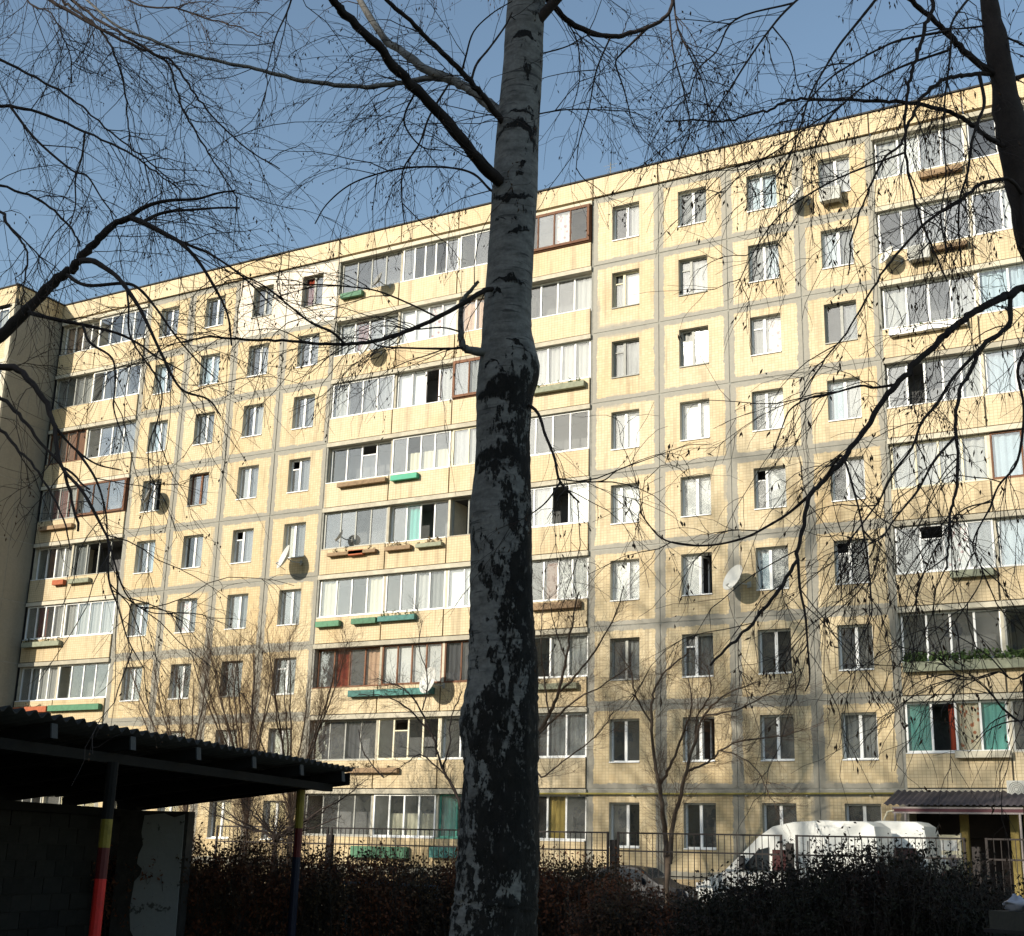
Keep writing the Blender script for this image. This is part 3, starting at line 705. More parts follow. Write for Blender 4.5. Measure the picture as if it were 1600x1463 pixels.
# ---------------------------------------------------------------- vehicles on the drive
M_VANW = worn('van_white_paint', (0.72, 0.72, 0.68), 0.35, 0.10, 3, 0, 0.5)
M_VGLASS = worn('vehicle_glass', (0.025, 0.03, 0.035), 0.06, 0.1, 2, 0, 0.6)
M_VREDW = worn('curtained_glass', (0.07, 0.018, 0.02), 0.12, 0.2, 4, 0, 0.6)
M_TYRE = worn('tyre_rubber', (0.02, 0.02, 0.02), 0.9); M_RIM = worn('wheel_rim', (0.35, 0.35, 0.36), 0.4, 0.1, 5, 0.6)
M_BUMP = worn('bumper_plastic', (0.05, 0.05, 0.052), 0.7); M_LAMP = worn('lamp_lens', (0.6, 0.6, 0.6), 0.1, 0.1, 5, 0, 0.6)
M_TAIL = worn('tail_lamp', (0.4, 0.02, 0.02), 0.2); M_CARB = worn('car_dark_blue_paint', (0.008, 0.010, 0.018), 0.4, 0.1, 2, 0.0, 0.3)
def body_mesh(profile, half, inset, zlow, ztop, mat):
    """a closed body lofted across its width: full width low down, drawn in towards the roof"""
    secs = [(-1.0, 0.0), (-.97, .55), (-.6, 1), (0, 1), (.6, 1), (.97, .55), (1.0, 0.0)]
    n = len(profile); v = []; f = []
    pc = (sum(p[0] for p in profile) / n, sum(p[1] for p in profile) / n)
    for s, k in secs:
        for x, z in profile:
            up_ = max(0, (z - zlow) / (ztop - zlow)); hw = half - inset * up_ ** 1.5
            sc = 1 - 0.035 * (1 - k)
            v.append((pc[0] + (x - pc[0]) * (sc if k < 1 else 1), s * hw, pc[1] + (z - pc[1]) * sc if z > pc[1] else z))
    for i in range(len(secs) - 1):
        for j in range(n):
            j2 = (j + 1) % n; f.append((i * n + j, i * n + j2, (i + 1) * n + j2, (i + 1) * n + j))
    me = bpy.data.meshes.new('body')
    me.from_pydata(v, [], f + [tuple(range(n - 1, -1, -1)), tuple(range((len(secs) - 1) * n, len(secs) * n))]); me.materials.append(mat)
    me.polygons.foreach_set('use_smooth', [True] * len(me.polygons)); me.set_sharp_from_angle(angle=R_(28)); me.update()
    return me
def wheel(parent, x, y, r):
    s = 1 if y > 0 else -1
    wv = put('wheel', cached(('tyre', r), lambda: MB().tube([(0, -.11, 0), (0, -.09, 0), (0, .09, 0), (0, .11, 0)], [r * .9, r, r, r * .9], 20).mesh('wheel', M_TYRE)), parent, (x, y, r))
    put('rim', cached(('rim', r), lambda: MB().tube([(0, -.115, 0), (0, -.06, 0), (0, .06, 0), (0, .115, 0)], [r * .58, r * .6, r * .6, r * .58], 14).mesh('rim', M_RIM)), wv)
def side_panel(parent, name, pts, mat, half, inset, zlow, ztop, proud, label=None):
    """a window or trim piece lying on the body side, both sides"""
    for s in (-1, 1):
        v = []
        for off in (proud, -0.02):
            for x, z in pts:
                hw = half - inset * max(0, (z - zlow) / (ztop - zlow)) ** 1.5
                v.append((x, s * (hw + off), z))
        n = len(pts); f = [tuple(range(n)) if s < 0 else tuple(range(n - 1, -1, -1))]
        for k in range(n): f.append((k, (k + 1) % n, n + (k + 1) % n, n + k))
        me = bpy.data.meshes.new(name); me.from_pydata(v, [], f); me.materials.append(mat); me.update()
        o = put(name, me, parent)
        if label: o['label'] = label
def make_van(label, loc, rz, L, H, glass2, nose=True):
    t = thing('parked_van', label, 'van', loc, (0, 0, rz), group='white vans parked by the entrance')
    half, ins = 1.02, .17
    prof = [(0.02, .35), (0, .62), (.04, .95), (.22, 1.15), (.75, 1.36), (1.15, 1.72), (1.75, 2.30), (2.15, H - .17), (2.7, H - .05), (L * .7, H), (L - .25, H - .02), (L - .06, H - .14), (L, H - .5), (L, .35)]
    put('body', body_mesh(prof, half, ins, .9, H, M_VANW), t)
    # windscreen lies on the raked front
    ws = MB(); a, b_ = (.84, 1.40), (1.78, 2.29); hw = .86
    nx, nz = -.62, .78
    ws.v = [(p[0] + nx * q, s * h_, p[1] + nz * q) for q in (.015, -.03) for p, s, h_ in ((a, -1, hw), (a, 1, hw), (b_, 1, hw * .93), (b_, -1, hw * .93))]
    ws.f = [(0, 1, 2, 3), (7, 6, 5, 4), (0, 4, 5, 1), (1, 5, 6, 2), (2, 6, 7, 3), (3, 7, 4, 0)]; ws.m = [0] * 6
    put('windscreen', ws.mesh('windscreen', M_VGLASS), t)
    side_panel(t, 'side_window', [(1.28, 1.42), (1.75, 1.94), (2.05, 2.02), (2.05, 1.42)], M_VGLASS, half, ins, .9, H, .012)
    side_panel(t, 'side_window', [(2.15, 1.42), (2.15, 1.96), (2.68, 1.96), (2.68, 1.42)], M_VREDW, half, ins, .9, H, .012)
    if glass2: side_panel(t, 'side_window', [(L - 1.25, 1.4), (L - 1.25, 2.1), (L - .3, 2.1), (L - .22, 1.4)], M_VREDW, half, ins, .9, H, .012)
    side_panel(t, 'door_seam', [(3.1, .55), (3.1, 2.2), (3.12, 2.2), (3.12, .55)], M_BUMP, half, ins, .9, H, .006)
    side_panel(t, 'trim_strip', [(.9, .82), (.9, .92), (L - .1, .92), (L - .1, .82)], M_BUMP, half, ins, .9, H, .02)
    put('bumper', MB().box(-.06, .25, -.98, .98, .34, .62).mesh('bumper', M_BUMP), t)
    for s in (-1, 1):
        put('headlight', MB().box(-.01, .28, s * .82 - .16, s * .82 + .16, .84, 1.06).mesh('headlight', M_LAMP), t)
        put('tail_light', MB().box(L - .06, L + .02, s * .9 - .06, s * .9 + .06, 1.0, 1.5).mesh('tail_light', M_TAIL), t)
        mr = put('mirror', MB().box(-.06, .06, -.1, .1, 0, .34).mesh('mirror', M_BUMP), t, (1.38, s * 1.18, 1.45))
        for x in (.95, L - 1.05): wheel(t, x, s * .90, .34)
    return t
make_van('long white high roofed van with raked windscreen parked behind the metal fence', (-14.05, -6.0, 0), 0, 4.95, 2.74, False)
make_van('second white van half hidden behind the first, beside the dark entrance', (-12.60, -3.75, 0), R_(0), 4.25, 2.82, True)
car = thing('parked_car', 'dark blue saloon car parked in front of the white van, its roof above the hedge', 'car', (-19.3, -4.6, 0))
cprof = [(0.02, .3), (0, .55), (.1, .8), (.75, .92), (1.25, 1.18), (1.65, 1.38), (2.2, 1.45), (2.75, 1.40), (3.2, 1.12), (3.5, .95), (4.25, .84), (4.4, .6), (4.38, .3)]
put('body', body_mesh(cprof, .84, .2, .8, 1.45, M_CARB), car)
side_panel(car, 'side_window', [(1.30, 1.0), (1.72, 1.33), (2.12, 1.37), (2.12, 1.0)], M_VGLASS, .84, .2, .8, 1.45, .012)
side_panel(car, 'side_window', [(2.2, 1.0), (2.2, 1.37), (2.7, 1.33), (3.12, 1.0)], M_VGLASS, .84, .2, .8, 1.45, .012)
for nm, a, b_ in (('windscreen', (3.22, 1.09), (2.80, 1.38)), ('rear_window', (1.2, 1.15), (1.62, 1.37))):
    d_ = Vector((b_[0] - a[0], 0, b_[1] - a[1])).normalized(); nx, nz = (d_.z, -d_.x) if nm == 'windscreen' else (-d_.z, d_.x)
    g = MB(); g.v = [(p[0] + nx * q, s * h_, p[1] + nz * q) for q in (.015, -.03) for p, s, h_ in ((a, -1, .66), (a, 1, .66), (b_, 1, .56), (b_, -1, .56))]
    g.f = [(0, 1, 2, 3), (7, 6, 5, 4), (0, 4, 5, 1), (1, 5, 6, 2), (2, 6, 7, 3), (3, 7, 4, 0)]; g.m = [0] * 6
    put(nm, g.mesh(nm, M_VGLASS), car)
for s in (-1, 1):
    put('headlight', MB().box(4.2, 4.40, s * .6 - .16, s * .6 + .16, .62, .78).mesh('headlight', M_LAMP), car)
    put('tail_light', MB().box(-.02, .12, s * .62 - .14, s * .62 + .14, .6, .78).mesh('tail_light', M_TAIL), car)
    put('mirror', MB().box(-.05, .05, -.08, .08, 0, .13).mesh('mirror', M_CARB), car, (2.95, s * .92, .98))
    for x in (.85, 3.5): wheel(car, x, s * .74, .30)

# ---------------------------------------------------------------- pavilion (left foreground)
A_ = Vector((-9.32, -34.71, 0)); B_ = Vector((-10.88, -27.77, 0))
ul = (B_ - A_).normalized(); yaw_p = math.atan2(ul.y, ul.x)      # local x runs along the eave, local y to the back (left)
pav = thing('pavilion', 'dark open playground pavilion with corrugated roof and red and yellow painted posts', 'pavilion', (B_.x, B_.y, 0), (0, 0, yaw_p))
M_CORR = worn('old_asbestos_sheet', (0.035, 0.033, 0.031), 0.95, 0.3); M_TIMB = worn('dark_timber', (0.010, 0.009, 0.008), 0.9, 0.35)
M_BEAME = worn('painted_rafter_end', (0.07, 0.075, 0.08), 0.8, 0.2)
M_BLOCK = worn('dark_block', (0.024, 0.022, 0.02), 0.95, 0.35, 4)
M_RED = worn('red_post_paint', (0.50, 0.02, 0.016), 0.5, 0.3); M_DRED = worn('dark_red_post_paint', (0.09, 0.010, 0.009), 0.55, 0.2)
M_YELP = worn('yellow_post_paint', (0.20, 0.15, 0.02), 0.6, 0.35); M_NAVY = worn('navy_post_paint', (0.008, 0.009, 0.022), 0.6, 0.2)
PD, ZF, ZB = 3.25, 2.66, 2.24        # depth, front and back height
def corr(x0, x1):
    v = []; f = []; n = 48
    for i in range(n + 1):
        x = x0 + (x1 - x0) * i / n; dz = 0.028 * math.sin(2 * math.pi * x / 0.18)
        for y, z in ((-.12, ZF + .015), (PD + .15, ZB - .02)): v += [(x, y, z + dz), (x, y, z + dz - .012)]
    for i in range(n):
        a = i * 4; b = a + 4
        f += [(a, b, b + 2, a + 2), (a + 1, a + 3, b + 3, b + 1), (a, a + 1, b + 1, b), (a + 2, b + 2, b + 3, a + 3)]
    f += [(0, 2, 3, 1), (n * 4, n * 4 + 1, n * 4 + 3, n * 4 + 2)]
    return np_mesh('roof_sheet', v, np.array(f), M_CORR)
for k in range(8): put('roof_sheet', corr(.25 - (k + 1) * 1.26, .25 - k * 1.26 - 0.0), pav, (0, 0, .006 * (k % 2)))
rz_ = math.atan2(ZB - ZF, PD)
for k in range(8):
    x = -0.05 - k * 1.28
    put('rafter', cached('rafter', lambda: MB().box(-.04, .04, -.06, PD + .05, -.17, -.05).mesh('rafter', M_TIMB)), pav, (x, 0, ZF), (rz_, 0, 0))
    put('rafter_end', cached('rend', lambda: MB().box(-.045, .045, -.075, -.0605, -.175, -.045).mesh('rafter_end', M_BEAME)), pav, (x, 0, ZF), (rz_, 0, 0))
for k in range(3):
    put('purlin', cached('purlin', lambda: MB().box(-9.8, .15, -.03, .03, -.0495, -.025).mesh('purlin', M_TIMB)), pav, (0, .5 + k * 1.1, ZF - (.5 + k * 1.1) * (ZF - ZB) / PD))
put('eave_beam', MB().box(-9.8, .1, .12, .24, ZF - .29, ZF - .195).mesh('eave_beam', M_TIMB), pav)
put('back_beam', MB().box(-9.8, .1, PD - .24, PD - .12, ZB - .26, ZB - .155).mesh('back_beam', M_TIMB), pav)
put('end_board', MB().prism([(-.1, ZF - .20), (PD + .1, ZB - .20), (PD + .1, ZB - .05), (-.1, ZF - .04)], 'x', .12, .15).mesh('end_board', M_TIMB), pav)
def post(x, y, top, bands):
    p = put('post', MB().tube([(x, y, 0), (x, y, bands[0][0])], .055, 10).mesh('post', bands[0][1]), pav)
    z = bands[0][0]
    for z2, mm in bands[1:]:
        put('paint_band', MB().tube([(x, y, z), (x, y, z2)], .0555, 10).mesh('paint_band', mm), p); z = z2
Ap = lambda px, py, R: pav.matrix_world.inverted() @ Vector(at(px, py, R))
bpy.context.view_layer.update()
q = Ap(165, 1300, 13.1); post(q.x, q.y, ZF - .2, [(1.30, M_RED), (1.58, M_DRED), (1.84, M_YELP), (ZF - .292, M_TIMB)])
q2 = Ap(466, 1300, 17.9); post(q2.x, q2.y, ZF - .2, [(1.52, M_NAVY), (1.88, M_DRED), (ZF - .292, M_YELP)])
post(-9.0, .18, ZF, [(1.2, M_NAVY), (ZF - .292, M_RED)])
for x in (-.1, -3.3, -6.5, -9.6): put('back_post', MB().box(x - .06, x + .06, PD - .35, PD - .245, 0, ZB - .12).mesh('back_post', M_TIMB), pav)
# block walls: along the back, and a short return at the far end that keeps some of its plaster
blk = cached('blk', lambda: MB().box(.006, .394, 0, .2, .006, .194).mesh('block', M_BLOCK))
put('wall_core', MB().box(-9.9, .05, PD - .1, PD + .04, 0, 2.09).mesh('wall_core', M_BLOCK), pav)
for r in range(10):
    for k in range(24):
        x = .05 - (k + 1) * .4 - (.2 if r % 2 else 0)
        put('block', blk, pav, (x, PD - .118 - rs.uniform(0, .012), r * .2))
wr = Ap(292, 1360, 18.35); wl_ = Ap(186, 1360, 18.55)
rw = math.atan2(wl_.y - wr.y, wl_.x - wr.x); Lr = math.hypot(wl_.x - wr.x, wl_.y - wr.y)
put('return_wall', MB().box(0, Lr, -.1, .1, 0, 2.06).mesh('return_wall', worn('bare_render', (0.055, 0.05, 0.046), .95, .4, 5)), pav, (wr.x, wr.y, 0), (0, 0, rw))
def plaster_mat():
    t = NT('old_plaster'); tc = t.n('ShaderNodeTexCoord').outputs['Object']
    a = t.noise(tc, 3.0, 6, .7); b_ = t.noise(tc, 20, 4)
    c = t.mix(t.step(a, .57, .60), (0.34, 0.34, 0.34), (0.10, 0.095, 0.09)); c = t.mul(.5, c, t.mix(b_, (.6, .6, .6), (1, 1, 1)))
    return t.finish(c, .9, a, .5, .02)
pl = [(.02, 0.05), (.05, 2.02), (.2, 1.98), (.34, 2.03), (.62, 2.0), (.64, 1.78), (.60, 1.62), (.65, 1.5), (.66, 1.38), (.58, 1.32), (.60, 1.24), (.67, 1.16), (.70, .8), (.66, .55), (.57, .42), (.55, .05)]
camd = pav.matrix_world.inverted() @ Vector(CAM)
ny = -1 if ((-math.sin(rw)) * (camd.x - wr.x) + math.cos(rw) * (camd.y - wr.y)) < 0 else 1
put('plaster_patch', MB().prism(pl, 'y', ny * .101, ny * .116).mesh('plaster_patch', plaster_mat()), pav, (wr.x, wr.y, 0), (0, 0, rw))

# ---------------------------------------------------------------- low playground rail seen through the hedge, bags at the right edge
M_PALEB = worn('pale_blue_rail_paint', (0.22, 0.25, 0.27), 0.6, 0.3)
e0 = Vector(at(535, 1384, 18.75)); e1 = Vector(at(690, 1384, 18.75))
lf = thing('low_railing', 'low pale blue playground railing in front of the dark hedge', 'railing', (e0.x, e0.y, 0))
dv = e1 - e0; dv.z = 0
put('top_rail', MB().tube([(0, 0, 1.2), tuple(dv * .5 + Vector((0, 0, 1.2))), tuple(dv + Vector((0, 0, 1.18)))], .028, 6).mesh('top_rail', M_PALEB), lf)
for k in range(3): put('post', MB().tube([tuple(dv * (k * .45 + .05)), tuple(dv * (k * .45 + .05) + Vector((0, 0, 1.2)))], .03, 6).mesh('post', M_PALEB), lf)
M_BAG = worn('thin_white_plastic', (0.36, 0.355, 0.40), 0.4, 0.15)
wl2 = Vector(at(1590, 1425, 11.0)); 
lw_ = thing('low_wall', 'low beige rendered wall with dark railings at the right edge under the white bags', 'wall', (wl2.x, wl2.y, 0), (0, 0, YAW))
put('wall', MB().box(-.28, 2.4, 0, .25, 0, wl2.z - .002).mesh('wall', worn('dirty_render', (.07, .063, .05), .95, .3, 4)), lw_)
for k in range(9): put('railing_bar', cached('rbar', lambda: MB().box(-.01, .01, -.07, -.05, .3, 1.12).mesh('railing_bar', M_FENCE)), lw_, (-.22 + k * .13, 0, 0))
put('rail', MB().box(-.28, 1.4, -.075, -.045, 1.121, 1.15).mesh('rail', M_FENCE), lw_)
for k, (dx, s, lab) in enumerate(((-.10, .085, 'crumpled white plastic bag at the left end of the low wall, with a tied top'), (.10, .07, 'smaller crumpled white bag further right on the low wall'))):
    m = MB(); n = 12
    for i in range(8):
        u = i / 7; rr = s * (.75 + .5 * math.sin(math.pi * u)) * (1 if u < .7 else .8 - 1.3 * (u - .7))
        m.v += [(rr * (1 + .16 * rs.normal()) * math.cos(2 * math.pi * j / n), rr * (1 + .16 * rs.normal()) * .7 * math.sin(2 * math.pi * j / n), u * s * (1.35 + .12 * rs.normal())) for j in range(n)]
    for i in range(7):
        for j in range(n): m.f.append((i * n + j, i * n + (j + 1) % n, (i + 1) * n + (j + 1) % n, (i + 1) * n + j)); m.m.append(0)
    m.f.append(tuple(range(n - 1, -1, -1))); m.m.append(0); m.f.append(tuple(range(7 * n, 8 * n))); m.m.append(0)
    o = thing('plastic_bag', lab, 'bag', (wl2.x + math.cos(YAW) * dx - math.sin(YAW) * .12, wl2.y + math.sin(YAW) * dx + math.cos(YAW) * .12, wl2.z), me=m.mesh('plastic_bag', M_BAG, True), group='plastic bags on the low wall')

# ---------------------------------------------------------------- trees
def onY(x, y, Y):
    d = at(x, y, 1.0) - CAM
    return CAM + d * ((Y - CAM[1]) / d[1])
def twig_mat(name, c, c2):
    t = NT(name); g = t.n('ShaderNodeNewGeometry').outputs['Position']
    return t.finish(t.mix(t.noise(g, 6, 4), c, c2), 0.85)
M_TWIG = twig_mat('dark_twigs', (0.030, 0.022, 0.020), (0.055, 0.040, 0.034))
M_TWIGB = twig_mat('brown_twigs', (0.10, 0.052, 0.028), (0.055, 0.034, 0.022))
M_CATKIN = twig_mat('dry_catkins', (0.05, 0.028, 0.016), (0.10, 0.055, 0.03))
M_BARKD = worn('dark_bark', (0.040, 0.030, 0.026), 0.95, 0.4, 12)
M_BARKG = worn('grey_brown_bark', (0.075, 0.056, 0.042), 0.95, 0.4, 9)

def smooth_path(pts, per=5):
    pts = [np.array(p, float) for p in pts]
    P = [2 * pts[0] - pts[1]] + pts + [2 * pts[-1] - pts[-2]]; out = []
    for i in range(1, len(P) - 2):
        for k in range(per):
            t = k / per; a, b, c, d = P[i - 1], P[i], P[i + 1], P[i + 2]
            out.append(.5 * ((2 * b) + (-a + c) * t + (2 * a - 5 * b + 4 * c - d) * t * t + (-a + 3 * b - 3 * c + d) * t ** 3))
    out.append(pts[-1]); return np.array(out)
def norm(a): return a / np.maximum(np.linalg.norm(a, axis=-1, keepdims=True), 1e-9)
def strands_geo(P, Rr, sides=3):
    """tubes for a batch of strands P (N, S, 3), radii (N, S)"""
    N, S, _ = P.shape
    T = np.empty_like(P); T[:, 1:-1] = P[:, 2:] - P[:, :-2]; T[:, 0] = P[:, 1] - P[:, 0]; T[:, -1] = P[:, -1] - P[:, -2]
    T = norm(T); ref = norm(np.array([0.31, 0.87, 0.2])); a = norm(np.cross(T, ref)); b = np.cross(T, a)
    an = np.arange(sides) * 2 * np.pi / sides
    V = P[:, :, None] + Rr[:, :, None, None] * (a[:, :, None] * np.cos(an)[None, None, :, None] + b[:, :, None] * np.sin(an)[None, None, :, None])
    i = np.arange(N)[:, None, None] * S * sides + np.arange(S - 1)[None, :, None] * sides; j = np.arange(sides)[None, None, :]; j2 = (j + 1) % sides
    F = np.stack([i + j, i + j2, i + sides + j2, i + sides + j], -1).reshape(-1, 4)
    return V.reshape(-1, 3), F
def merge(parts):
    vs, fs, o = [], [], 0
    for v, f in parts: vs.append(v); fs.append(f + o); o += len(v)
    return np.concatenate(vs), np.concatenate(fs)
def grow(P0, D0, L, S, wob, droop, r=rs):
    P = [P0]; D = norm(D0)
    for k in range(S):
        D = norm(D + r.normal(size=D.shape) * wob + np.array([0, 0, -1.0]) * np.asarray(droop).reshape(-1, 1))
        P.append(P[-1] + D * (L / S)[:, None])
    return np.stack(P, 1)
def spawn(P, n, t0, t1, spread, r=rs, w=None):
    """n random starting points along the strands and directions that leave them sideways"""
    N, S, _ = P.shape
    i = r.choice(N, n, p=w); t = r.uniform(t0, t1, n) * (S - 1.001); k = t.astype(int); u = (t - k)[:, None]
    p = P[i, k] * (1 - u) + P[i, k + 1] * u; tan = norm(P[i, k + 1] - P[i, k])
    side = r.normal(size=(n, 3)); side -= (side * tan).sum(1)[:, None] * tan
    return p, norm(tan + norm(side) * r.uniform(.5, 1.0, n)[:, None] * spread), t / (S - 1)
def radii(n, S, r0, r1):
    r0 = np.broadcast_to(np.asarray(r0, float), (n,)); return r0[:, None] + (r1 - r0[:, None]) * np.linspace(0, 1, S)[None, :] ** .8
def catkins(P, size, width, r=rs):
    n = len(P); d = norm(np.array([0, 0, -1.0]) + r.normal(size=(n, 3)) * .35); L = size * r.uniform(.5, 1.25, n)[:, None]
    a = norm(np.cross(d, r.normal(size=(n, 3)))); b = np.cross(d, a); W = width * r.uniform(.7, 1.3, n)[:, None]
    top = P; mid = P + d * L * .45; bot = P + d * L
    V = np.stack([top, mid + a * W, mid - a * W * .5 + b * W * .87, mid - a * W * .5 - b * W * .87, bot], 1).reshape(-1, 3)
    f = np.array([[0, 1, 2], [0, 2, 3], [0, 3, 1], [4, 2, 1], [4, 3, 2], [4, 1, 3]])
    return V, (np.arange(n)[:, None, None] * 5 + f[None]).reshape(-1, 3)

class Tree:
    def __init__(s, name, label, base, cat='tree', group=None):
        s.o = thing(name, label, cat, tuple(base), group=group); s.base = np.array(base, float); s.lim = []; s.tr = None
    def limb(s, pts, r0, r1, mat, name='branch', sides=7, per=5, knots=0.0, twigs=1.0, straight=False):
        P = np.array(pts, float) if straight else smooth_path(pts, per); n = len(P)
        if knots: P[1:-1] += rs.normal(size=(n - 2, 3)) * knots
        rr = r0 + (r1 - r0) * np.linspace(0, 1, n) ** .9
        rr = rr * (1 + rs.normal(size=n) * .05)
        v, f = strands_geo((P - s.base)[None], rr[None], sides)
        put(name, np_mesh(name, v, f, mat, True), s.o)
        if twigs: s.lim.append((P, r0, r1, twigs))
        return P
    def px(s, pts, R0, R1, w0, w1, mat=None, **k):
        """limb through photo positions, distance from R0 to R1 metres, width in photo pixels"""
        n = len(pts); P = [at(p[0], p[1], R0 + (R1 - R0) * i / max(1, n - 1)) for i, p in enumerate(pts)]
        if s.lim or s.tr is not None:      # grow out of a limb that is already there
            known = np.concatenate([q[0] for q in s.lim] + ([s.tr] if s.tr is not None else []))
            d = np.linalg.norm(known - P[0], axis=1); i = d.argmin()
            if d[i] < .45: P[0] = known[i]
            elif s.tr is not None:
                c = s.tr[s.tr[:, 2] > P[0][2] - .1]; c = c if len(c) else s.tr[-1:]
                q = c[np.linalg.norm(c - P[0], axis=1).argmin()]; P = [q, (q + P[0]) / 2 + np.array([0, 0, .12])] + P
        return s.limb(P, w0 * R0 / FPX / 2, w1 * R1 / FPX / 2, mat or M_BARKD, **k)
    def twigs(s, per_m, L1, droop, n2=5, L2=.28, r1=.0035, r2=.0016, wob=.16, mat=None, spread=1.1, cat=0, csize=.03, cw=.004, S1=7, n3=0, t0=.08, catmat=None):
        mat = mat or M_TWIG; S = 24; A = []
        W = []
        for P, a, b, k in s.lim:
            q = np.linspace(0, len(P) - 1.001, S); i = q.astype(int); u = (q - i)[:, None]
            A.append(P[i] * (1 - u) + P[i + 1] * u); W.append(np.linalg.norm(np.diff(P, axis=0), axis=1).sum() * k)
        A = np.stack(A); W = np.array(W); n = int(W.sum() * per_m)
        p, d, t = spawn(A, n, t0, 1, spread, w=W / W.sum())
        T1 = grow(p, d, L1 * rs.uniform(.35, 1.25, n), S1, wob, droop * rs.uniform(.3, 1.4, n))
        geo = [strands_geo(T1 - s.base, radii(n, S1 + 1, r1 * rs.uniform(.6, 1.3, n), r2), 4)]
        tips = [T1[:, -1], T1[:, -2], T1[:, S1 // 2]]
        if n2:
            m = n * n2; p, d, t = spawn(T1, m, .15, 1, spread * .9)
            T2 = grow(p, d, L2 * rs.uniform(.3, 1.3, m), 4, wob * 1.1, droop * rs.uniform(.3, 1.5, m))
            geo.append(strands_geo(T2 - s.base, radii(m, 5, r2 * 1.05, r2 * .6), 3)); tips += [T2[:, -1], T2[:, 2]]
            if n3:
                m = m * n3; p, d, t = spawn(T2, m, .2, 1, spread)
                T3 = grow(p, d, L2 * .5 * rs.uniform(.3, 1.2, m), 3, wob, droop)
                geo.append(strands_geo(T3 - s.base, radii(m, 4, r2 * .75, r2 * .5), 3))
        v, f = merge(geo); put('twigs', np_mesh('twigs', v, f, mat), s.o, kind='stuff')
        if cat:
            tp = np.concatenate(tips); tp = tp[rs.choice(len(tp), min(len(tp), int(cat)), replace=False)]
            # they hang in twos and threes
            tp = np.repeat(tp, 2, 0) + rs.normal(size=(len(tp) * 2, 3)) * np.array([.012, .012, .02])
            v, f = catkins(tp - s.base, csize, cw); put('catkins', np_mesh('catkins', v, f, catmat or M_CATKIN), s.o, kind='stuff')

